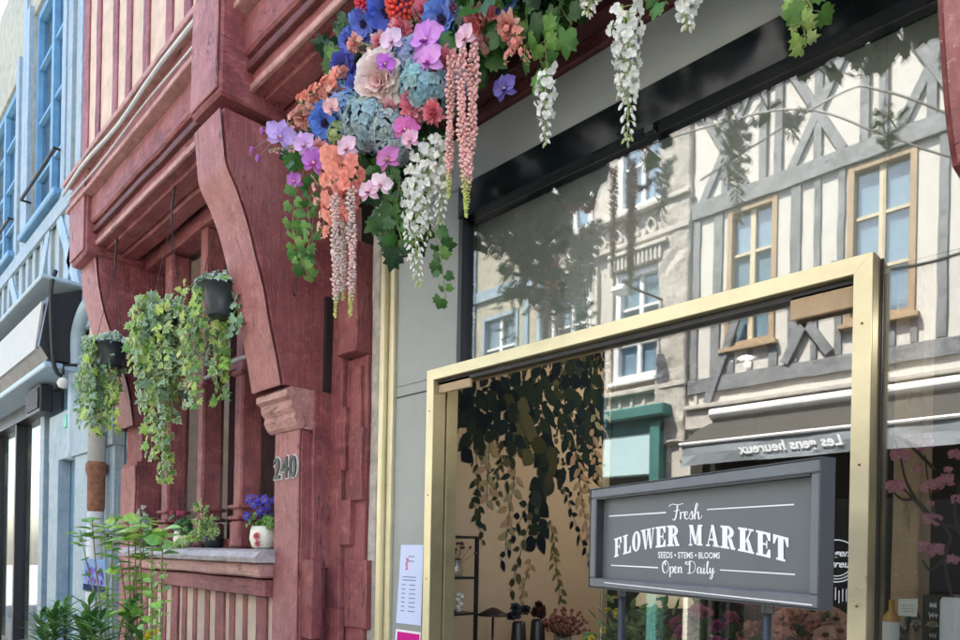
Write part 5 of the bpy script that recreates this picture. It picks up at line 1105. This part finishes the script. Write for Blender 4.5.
# lettering
lt = MB(); cnt_ = [0]
def poly(pts): cnt_[0] += 1; lt.add([onb(a_, b_, cnt_[0] % 40) for a_, b_ in pts], [list(range(len(pts)))])
def interp(tab, x):
    for (a_, b_), (c_, d_) in zip(tab, tab[1:]):
        if x <= c_ or (c_, d_) == tab[-1]: return b_+(d_-b_)*(x-a_)/(c_-a_)
TOPC = [(610, 540.5), (614, 539), (627, 534.5), (640, 530.5), (655, 527.2), (668, 525.6), (697, 524.8), (713, 525), (728, 526), (746, 528.2), (763, 531.5), (781, 536), (792, 539)]
BOTC = [(610, 559), (616, 557), (627, 553.6), (640, 550.4), (655, 548), (668, 546.5), (697, 545.5), (713, 546.6), (728, 549), (746, 552.4), (763, 556.5), (781, 560.8), (792, 563.5)]
def rect(a_, b_, c_, d_): return [(a_, c_), (b_, c_), (b_, d_), (a_, d_)]
def ell(cx, cy, rx, ry, a0, a1, n=9): return [(cx+rx*math.cos(math.radians(a0+(a1-a0)*i/n)), cy+ry*math.sin(math.radians(a0+(a1-a0)*i/n))) for i in range(n+1)]
def ring(cx, cy, rx, ry, ix, iy, a0, a1, n=12):
    o_ = ell(cx, cy, rx, ry, a0, a1, n); i_ = ell(cx, cy, ix, iy, a0, a1, n); return [[o_[k], o_[k+1], i_[k+1], i_[k]] for k in range(n)]
STEM = [rect(.12, .48, 0, 1), rect(0, .6, 0, .09), rect(0, .6, .91, 1)]
GLY = {'F': STEM+[rect(.48, 1, .90, 1), [(.84, .66), (1, .66), (1, .9), (.72, .9)], rect(.48, .74, .47, .55), [(.7, .35), (.78, .35), (.78, .67), (.7, .67)]],
       'L': STEM+[rect(.48, 1, 0, .09), [(.72, .09), (1, .09), (1, .36), (.88, .36)]],
       'E': STEM+[rect(.48, 1, .90, 1), [(.84, .68), (1, .68), (1, .9), (.7, .9)], rect(.48, .74, .47, .55), rect(.7, .78, .35, .67), rect(.48, 1, 0, .10), [(.7, .1), (1, .1), (1, .34), (.86, .34)]],
       'O': ring(.5, .5, .5, .52, .14, .43, 0, 360, 24),
       'W': [[(.06, 1), (.32, 1), (.42, 0), (.30, 0)], [(.36, 0), (.42, 0), (.58, 1), (.50, 1)], [(.46, 1), (.70, 1), (.80, 0), (.68, 0)], [(.74, 0), (.80, 0), (.96, 1), (.88, 1)], rect(0, .38, .93, 1), rect(.42, .74, .93, 1), rect(.82, 1, .93, 1)],
       'R': STEM+ring(.46, .73, .46, .27, .16, .17, -90, 90, 10)+[rect(.45, .5, .46, .56), [(.5, .5), (.78, .46), (.95, .10), (.72, 0)], [(.72, 0), (.95, .1), (1.02, .12), (1.02, .0)]],
       'M': [rect(.08, .17, 0, 1), rect(0, .26, 0, .08), [(0, 1), (.30, 1), (.58, .06), (.42, .06)], [(.44, .06), (.56, .06), (.74, 1), (.66, 1)], rect(.66, .92, 0, 1), rect(.58, 1, 0, .08), rect(.66, 1, .92, 1)],
       'A': [[(.10, .03), (.18, .03), (.52, 1), (.42, 1)], [(.38, 1), (.60, 1), (.94, .03), (.62, .03)], rect(.24, .68, .28, .36), rect(0, .32, 0, .08), rect(.52, 1.04, 0, .08)],
       'K': STEM+[[(.46, .42), (.56, .42), (.90, .95), (.78, .95)], rect(.66, 1, .92, 1), [(.52, .56), (.66, .66), (1.0, .04), (.68, .04)], rect(.60, 1.04, 0, .08)],
       'T': [rect(.32, .68, 0, 1), rect(.20, .80, 0, .09), rect(0, 1, .90, 1), [(0, .62), (.10, .62), (.26, .9), (0, .9)], [(.90, .62), (1, .62), (1, .9), (.74, .9)]]}
for ch, x0, x1 in (('F', 614.2, 621.6), ('L', 623, 631), ('O', 632, 640.6), ('W', 640.8, 654.4), ('E', 655.6, 665.6), ('R', 667, 679), ('M', 688.8, 702.6), ('A', 706, 719), ('R', 720.5, 735), ('K', 738, 753.5), ('E', 756, 770.5), ('T', 773, 788.5)):
    for pl in GLY[ch]:
        out = []
        for u, v in pl: x = x0+u*(x1-x0); out.append((x, interp(BOTC, x)*(1-v)+interp(TOPC, x)*v))
        poly(out)
def script(strokes, box_, wd=.85):
    xs2 = [p[0] for s_ in strokes for p in s_]; ys2 = [p[1] for s_ in strokes for p in s_]; a0, a1, b0, b1 = min(xs2), max(xs2), min(ys2), max(ys2); X0, X1, Y0, Y1, sl = box_
    for s_ in strokes:
        sm = catmull(s_, 6) if len(s_) > 2 else s_; pp = []
        for (u, v) in sm: x = X0+(X1-X0)*(u-a0)/(a1-a0); pp.append((x, Y1-(Y1-Y0)*(v-b0)/(b1-b0)+sl*(x-X0)))
        for (p, q) in zip(pp, pp[1:]):
            dx, dy = q[0]-p[0], q[1]-p[1]; L = math.hypot(dx, dy)
            if L < 1e-6: continue
            w_ = wd*(.34+.42*max(0, dy)/L); nx_, ny_ = -dy/L*w_, dx/L*w_; ex, ey = dx/L*.12, dy/L*.12
            poly([(p[0]+nx_-ex, p[1]+ny_-ey), (q[0]+nx_+ex, q[1]+ny_+ey), (q[0]-nx_+ex, q[1]-ny_+ey), (p[0]-nx_-ex, p[1]-ny_-ey)])
fresh = [[(-.45, 1.6), (-.3, 1.85), (0, 1.95), (.6, 1.88), (1.2, 2.05)], [(.55, 1.9), (.48, 1.2), (.32, .2), (.1, -.1), (-.05, .05)], [(.1, 1.05), (.5, 1.1), (.82, 1.2)], [(.9, .95), (.92, .5), (.88, .02)], [(.9, .45), (1.05, .85), (1.22, .98), (1.32, .82)], [(1.3, .45), (1.62, .6), (1.72, .88), (1.55, 1.0), (1.38, .7), (1.42, .2), (1.65, .02), (1.9, .3)], [(1.9, .3), (2.2, 1.05), (2.28, .6), (2.3, .15), (2.1, .0), (1.95, .12)], [(2.3, .2), (2.65, 1.0), (2.92, 1.85), (2.8, 2.05), (2.66, 1.6), (2.58, .8), (2.55, 0)], [(2.57, .4), (2.78, .9), (2.95, .95), (2.98, .5), (3.0, .08), (3.2, .1), (3.4, .5)]]
script(fresh, (669, 702, 503.5, 520.2, 0), 1.0)
opd = [[(.5, 1.9), (.1, 1.5), (.0, .8), (.2, .1), (.6, .05), (.9, .7), (.85, 1.4), (.55, 1.85), (.35, 1.5), (.5, 1.2)], [(1.15, .95), (1.15, .3), (1.1, -.6)], [(1.14, .5), (1.4, .98), (1.62, .7), (1.5, .1), (1.2, .05)], [(1.75, .45), (2.05, .6), (2.12, .9), (1.95, 1.0), (1.8, .6), (1.9, .1), (2.1, .05), (2.3, .4)], [(2.4, .95), (2.42, .05)], [(2.42, .5), (2.65, .95), (2.82, .8), (2.82, .1), (3.0, .15)],
       [(3.9, 1.6), (3.6, 1.8), (3.5, 1.5), (3.9, 1.35), (4.1, 1.85), (4.1, 1.0), (4.05, .1)], [(3.75, .05), (4.1, .02), (4.7, .3), (4.95, 1.1), (4.7, 1.75), (4.2, 1.9), (3.95, 1.7)], [(5.75, .9), (5.45, 1.0), (5.25, .6), (5.35, .1), (5.6, .2), (5.8, .9), (5.8, .3), (5.95, .05), (6.15, .4)], [(6.25, .95), (6.22, .3), (6.35, .05), (6.6, .4)], [(6.22, 1.3), (6.3, 1.36)], [(6.6, .4), (6.9, 1.6), (6.85, 1.95), (6.72, 1.5), (6.7, .4), (6.85, .05), (7.05, .4)], [(7.15, .95), (7.15, .4), (7.3, .15), (7.55, .9)], [(7.6, .95), (7.55, .1), (7.4, -.6), (7.15, -.7), (7.2, -.3), (7.6, .1), (7.9, .45)]]
script(opd, (662.5, 715, 560, 577.5, .03), .9)
for (a_, b_) in (((609, 516.3), (666, 512.6)), ((707, 509.6), (794, 504.6)), ((611, 565.4), (658, 567.8)), ((720, 570), (795, 574.6))): poly([(a_[0], a_[1]-.55), (b_[0], b_[1]-.7), (b_[0], b_[1]+.7), (a_[0], a_[1]+.55)])
vs, fs = text_mesh('SEEDS • STEMS • BLOOMS', 1, 0, .015, 0, 1.0)
xs2 = [v.x for v in vs]; ys2 = [v.y for v in vs]; a0, a1, b0, b1 = min(xs2), max(xs2), min(ys2), max(ys2)
lt.add([onb(658+(v.x-a0)/(a1-a0)*62, 558.2-(v.y-b0)/(b1-b0)*6.4+(v.x-a0)/(a1-a0)*.6, 2) for v in vs], fs)
lt.build('lettering', WHITEP, sg)
mb = MB(); pts = [onsign(604, 582.2, .0008), onsign(812, 604.5, .0008), onsign(812, 605.8, .0008), onsign(604, 583.0, .0008)]; mb.add([tuple(p) for p in pts], [[0, 1, 2, 3]]); mb.build('painted_highlight', WHITEP, sg)  # highlight on the frame's lower inner edge, painted as a white line
# ================================================================== INSIDE THE SHOP
R.seed(55)
t = thing('shelf_unit', 'thin black metal shelf rack against the wallpapered wall', 'shelf', (-2.64, .3, .16))
mb = MB(); zs1 = atX(465, 536, -2.55).z
for x in (-2.55, -2.735):
    for y in (.10, .455): box(mb, x-.008, x+.008, y-.008, y+.008, .16, zs1, bev=0)
mb.build('upright', BLACK, t)
for pyy in (536, 577, 613, 655):
    z = atX(465, pyy, -2.55).z; mb = MB(); box(mb, -2.735, -2.545, .10, .455, z-.012, z, bev=.001); mb.build('shelf', BLACK, t)
z = atX(465, 577, -2.55).z; v_ = thing('vase', 'small glass vase of twigs on the black shelf rack', 'vase', (-2.62, .38, z))
mb = MB(); lathe(mb, (-2.62, .38, z+.001), [(.03, 0), (.036, .03), (.03, .08), (.025, .09), (.022, .08)], 16); mb.build('glass', GLASSB, v_, True)
mb = MB()
for i in range(14): d = rv(); d.z = abs(d.z)+.8; d.normalize(); tube(mb, [(-2.62, .38, z+.05), tuple(Vector((-2.62, .38, z+.05))+d*.12)], .001, 3, 0, (.1, .08, .03)); blob(mb, Vector((-2.62, .38, z+.05))+d*.12, .009, (.16, .07, .06), d)
mb.build('twig', STEMM, v_)
z = atX(465, 613, -2.55).z; mb = MB()
for i in range(7): blob(mb, (-2.60+R.uniform(-.015, .015), .39+R.uniform(-.02, .02), z+.012+i*.013), .013, (.75, .7, .6), rv(), 1.2, 8)
tag(mb.build('figurine', CARD, None, True), 'little white figurine on the lower shelf of the rack', 'figurine')
zt3 = 1.02
t = thing('display_table', 'dark display table along the wallpapered wall', 'table', (-2.45, 1.1, .16))
mb = MB(); box(mb, -2.72, -2.2, .48, 1.9, zt3-.03, zt3); mb.build('top', BLACK, t)
for x in (-2.7, -2.25):
    for y in (.5, 1.85): mb = MB(); box(mb, x, x+.03, y, y+.03, .16, zt3-.031); mb.build('leg', BLACK, t)
def tp3(px, py, X): return atX(px, py, X)
p = tp3(493, 610, -2.5); t = thing('table_lamp', 'slim table lamp with a flat dark cone shade before the wallpaper', 'lamp', (p.x, p.y, zt3))
mb = MB(); lathe(mb, (p.x, p.y, 0), [(.05, zt3+.001), (.05, zt3+.012), (.006, zt3+.02), (.006, p.z-.02), (.01, p.z-.02)], 16); mb.build('stand', BLACK, t, True)
mb = MB(); lathe(mb, (p.x, p.y, 0), [(.082, p.z-.03), (.078, p.z-.022), (.02, p.z+.008), (.006, p.z+.012)], 24); mb.build('shade', IRON, t, True)
for px, py, c, lb_ in ((519, 612, (.03, .04, .05), 'dark blue grey rose bunch left of the reddish bunch on the display table'), (538, 610, (.07, .015, .02), 'dark reddish rose bunch on the display table')):
    p = tp3(px, py, -2.45); t = thing('vase', lb_, 'vase', (p.x, p.y, zt3)); mb = MB(); lathe(mb, (p.x, p.y, zt3+.001), [(.03, 0), (.045, .05), (.035, p.z-zt3-.06), (.028, p.z-zt3-.05)], 16); mb.build('jar', BLACK, t, True)
    mb = MB()
    for k in range(8): carnation(mb, p+Vector((R.uniform(-.03, .03), R.uniform(-.05, .05), R.uniform(-.03, .03))), Vector((1, -.6, .3))+rv()*.3, .03, c)
    mb.build('bloom', PETAL, t, True)
p = tp3(563, 605, -2.4); t = thing('vase', 'glass jar with a wide spray of dried reddish brown flowers', 'vase', (p.x, p.y, zt3))
mb = MB(); lathe(mb, (p.x, p.y, zt3+.001), [(.045, 0), (.05, .03), (.05, .17), (.045, .17), (.045, .03)], 18); mb.build('jar', GLASSB, t, True)
mb = MB()
for i in range(110): d = rv(); d.z = abs(d.z)*.9+.5; d.normalize(); q = Vector((p.x, p.y, zt3+.12)); e_ = q+d*R.uniform(.09, .17); tube(mb, [q, e_], .0012, 3, 0, (.14, .07, .04), False); blob(mb, e_, R.uniform(.007, .013), jc((.22, .07, .06), .3), d, 1, 5)
mb.build('dried_flowers', STEMM, t)
# flower display behind the glass door and the right window
t = thing('display_bench', 'low wooden bench carrying the flower buckets behind the glass door', 'bench', (-1.0, .62, .16))
mb = MB(); box(mb, -2.05, 1.2, .22, .75, .80, .84); mb.build('top', FLOOR, t)
for x in (-2.0, -.5, 1.1):
    mb = MB(); box(mb, x, x+.05, .25, .7, .16, .799); mb.build('leg', FLOOR, t)
pal = [('green leafy bunch with yellow dots', [(.12, .20, .06), (.2, .3, .1)], (.75, .62, .08), 625), ('dense green bunch', [(.08, .15, .05), (.16, .25, .1)], (.3, .4, .2), 662), ('bunch of deep pink blooms', [(.05, .1, .04)], (.55, .12, .24), 712), ('bunch of magenta blooms', [(.05, .09, .04)], (.42, .06, .22), 742), ('bunch of pale pink and orange gerberas', [(.04, .08, .03)], (.75, .32, .22), 790), ('bunch of pale orange gerberas beside the jamb', [(.04, .08, .03)], (.75, .42, .3), 824), ('bunch of small cream blooms', [(.05, .08, .04)], (.6, .55, .4), 925)]
for nm, gc, fc, px in pal:
    c = at(px, 622, .42); t = thing('flower_bucket', 'bucket with a '+nm+' behind the shop glass', 'flower bucket', (c.x, .42, .84), 'flower buckets behind the glass')
    mb = MB(); lathe(mb, (c.x, .42, .841), [(.07, 0), (.10, .24), (.105, .24), (.105, .25), (.095, .25)], 20); mb.build('bucket', POTM, t, True)
    mb = MB(); o_ = Vector((c.x, .42, 1.12))
    for i in range(120):
        d = rv(); d.z = abs(d.z); d.normalize(); q = o_+Vector((d.x*.19, d.y*.17, d.z*.30))*R.uniform(.45, 1); blade(mb, q, d+rv()*.3, rv(), R.uniform(.05, .09), .014, jc(R.choice(gc), .3), .3, 3)
    for i in range(20): a_ = 6.283*i/20; tube(mb, [tuple(o_-Vector((0, 0, .1))), tuple(o_+Vector((.1*math.cos(a_), .1*math.sin(a_), .15)))], .002, 3, 0, gc[0], False)
    mb.build('foliage', LEAF, t)
    mb = MB()
    for i in range(22):
        d = rv(); d.z = abs(d.z)*.8+.2; d.y -= .5; d.normalize(); q = o_+Vector((d.x*.19, d.y*.17, d.z*.31))
        if 'gerbera' in nm: anemone(mb, q, d+Vector((0, -.5, 0)), .045, tuple(v*.8 for v in fc), fc, 9, (.1, .05, .02))
        else: carnation(mb, q, d, .016 if 'dots' in nm or 'small' in nm or 'dense' in nm else .035, fc) if i < 14 else None
    mb.build('bloom', PETAL, t, True)
c = at(664, 597, 1.35); t = thing('table_lamp', 'lit lamp with a warm cream dome shade behind the flower buckets', 'lamp', (c.x, c.y, c.z-.5))
mb = MB(); lathe(mb, c, [(.16, -.05), (.155, -.02), (.12, .03), (.05, .06), (.01, .065)], 24)
m, tt_, b = mk('lit_shade'); b.inputs['Base Color'].default_value = (.5, .42, .3, 1); b.inputs['Emission Color'].default_value = (1, .78, .5, 1); b.inputs['Emission Strength'].default_value = .07
mb.build('shade', m, t, True); mb = MB(); lathe(mb, (c.x, c.y, 0), [(.08, c.z-.5), (.08, c.z-.48), (.01, c.z-.46), (.01, c.z+.02)], 14); mb.build('stand', BLACK, t, True)
mb = MB(); box(mb, c.x-.3, c.x+.3, c.y-.2, c.y+.3, .16, c.z-.501); tag(mb.build('counter', BLACK), 'dark counter under the lit cream lamp', 'counter')
def pendant(x, y, z, lbl, pw):  # lamps added to brighten the otherwise dark shop interior
    t = thing('added_pendant_lamp', lbl, 'lamp', (x, y, z), 'added pendant lamps in the shop'); mb = MB(); tube(mb, [(x, y, z+.05), (x, y, 3.05)], .004, 5); mb.build('cord', BLACK, t)
    mb = MB(); lathe(mb, (x, y, z), [(.13, -.06), (.125, -.03), (.06, .04), (.01, .06)], 20); mb.build('shade', BLACK, t, True)
    l = bpy.data.lights.new('fill_bulb', 'POINT'); l.energy = pw; l.color = (1, .88, .72); l.shadow_soft_size = .02; o = bpy.data.objects.new('fill_bulb', l); COL.objects.link(o); o.parent = t; o.location = (0, 0, -.09)
pendant(-1.75, 1.7, 2.75, 'black pendant lamp added to light the wallpapered wall, hidden behind the door header', 6)
pendant(.1, 1.6, 2.75, 'black pendant lamp added out of view to light the right hand window display', 3)
# right window: wooden column, magnolia branch, bottle, chalkboard
cA, cB = at(892, 520, .47), at(920, 520, .47)
mb = MB(); box(mb, cA.x, cB.x, .47, .60, .841, 3.04, jit=.004); tag(mb.build('wooden_column', timber('tan_board', 'z', (.42, .27, .15), (.26, .16, .09), (.55, .40, .26), pk=.2)), 'tan wooden column just right of the brass frame, inside the window', 'column')
mg = thing('magnolia_branch', 'dark magnolia branch with pink blossoms inside the right window', 'branch', at(930, 600, .40))
def mp(px, py): return at(px, py, .40)
mb = MB()
for pts in ([(960, 640), (950, 590), (945, 560), (950, 535), (935, 515), (928, 480), (925, 455)], [(975, 560), (958, 530), (935, 520), (918, 505), (905, 490), (897, 486)], [(930, 515), (915, 498), (905, 478), (900, 455), (895, 440)], [(935, 470), (915, 450), (903, 440), (896, 436)], [(945, 560), (930, 570), (922, 560)], [(958, 530), (955, 505), (962, 480)], [(915, 498), (903, 500), (893, 492)]):
    P_ = catmull([tuple(mp(a_, b_)) for a_, b_ in pts], 5); tube(mb, P_, [.006*(1-.7*i/len(P_)) for i in range(len(P_))], 6, 0, (.05, .03, .025))
mb.build('twig', STEMM, mg)
for px, py, r_ in ((900, 456, .045), (925, 445, .04), (896, 487, .045), (929, 487, .038), (945, 482, .042), (932, 520, .04), (925, 548, .036), (936, 551, .04), (958, 500, .03), (918, 470, .02), (948, 470, .02), (930, 505, .02), (908, 440, .03), (955, 455, .03), (952, 560, .03)):
    mb = MB(); orchid(mb, mp(px, py), fn(mp(px, py)), r_*.72, (.52, .22, .30), (.7, .5, .45)); mb.build('blossom', PETAL, mg, True)
c = at(891, 632, .35); t = thing('bottle', 'small amber bottle behind the glass beside the brass frame', 'bottle', (c.x, c.y, 1.0)); z1 = at(891, 600, .35).z
mb = MB(); lathe(mb, (c.x, c.y, 0), [(.02, 1.0), (.022, 1.01), (.022, z1-.05), (.008, z1-.03), (.008, z1)], 14); mb.build('glass', flat('amber_glass', (.45, .22, .03), .15), t, True)
mb = MB(); lathe(mb, (c.x, c.y, 0), [(.0225, z1-.12), (.0228, z1-.07), (.0225, z1-.065)], 14); mb.build('label', WHITE, t)
mb = MB(); box(mb, c.x-.06, c.x+.9, .30, .41, .97, .999); box(mb, c.x+.3, c.x+.34, .32, .40, .841, .969); tag(mb.build('ledge', BLACK), 'narrow black ledge inside the right window', 'ledge')
t = thing('chalkboard', 'black chalkboard of scribbled white lines inside the right window', 'chalkboard', at(931, 620, .42)); YC = .425
p0, p1 = at(921, 650, YC), at(947, 596, YC); mb = MB(); box(mb, p0.x, p1.x, YC, YC+.012, p0.z, p1.z); mb.build('board', BLACK, t)
mb = MB()
for k in range(7):
    z = p1.z-.03-k*.03; n_ = 22; pts = [(p0.x+.02+(p1.x-p0.x-.04)*i/n_*(.8+.2*math.sin(k)), YC-.002, z+.006*math.sin(i*2.1+k)+.004*math.sin(i*5+k)) for i in range(n_)]; tube(mb, pts, .0014, 3)
mb.build('chalk_marks', WHITE, t)
mb = MB(); c = at(956, 640, .36); z1 = at(956, 598, .36).z; lathe(mb, (c.x, c.y, 0), [(.035, 1.0), (.04, 1.02), (.04, z1-.01), (.035, z1)], 18); tag(mb.build('candle', WHITEP, None, True), 'thick pale candle at the right edge behind the glass', 'candle')
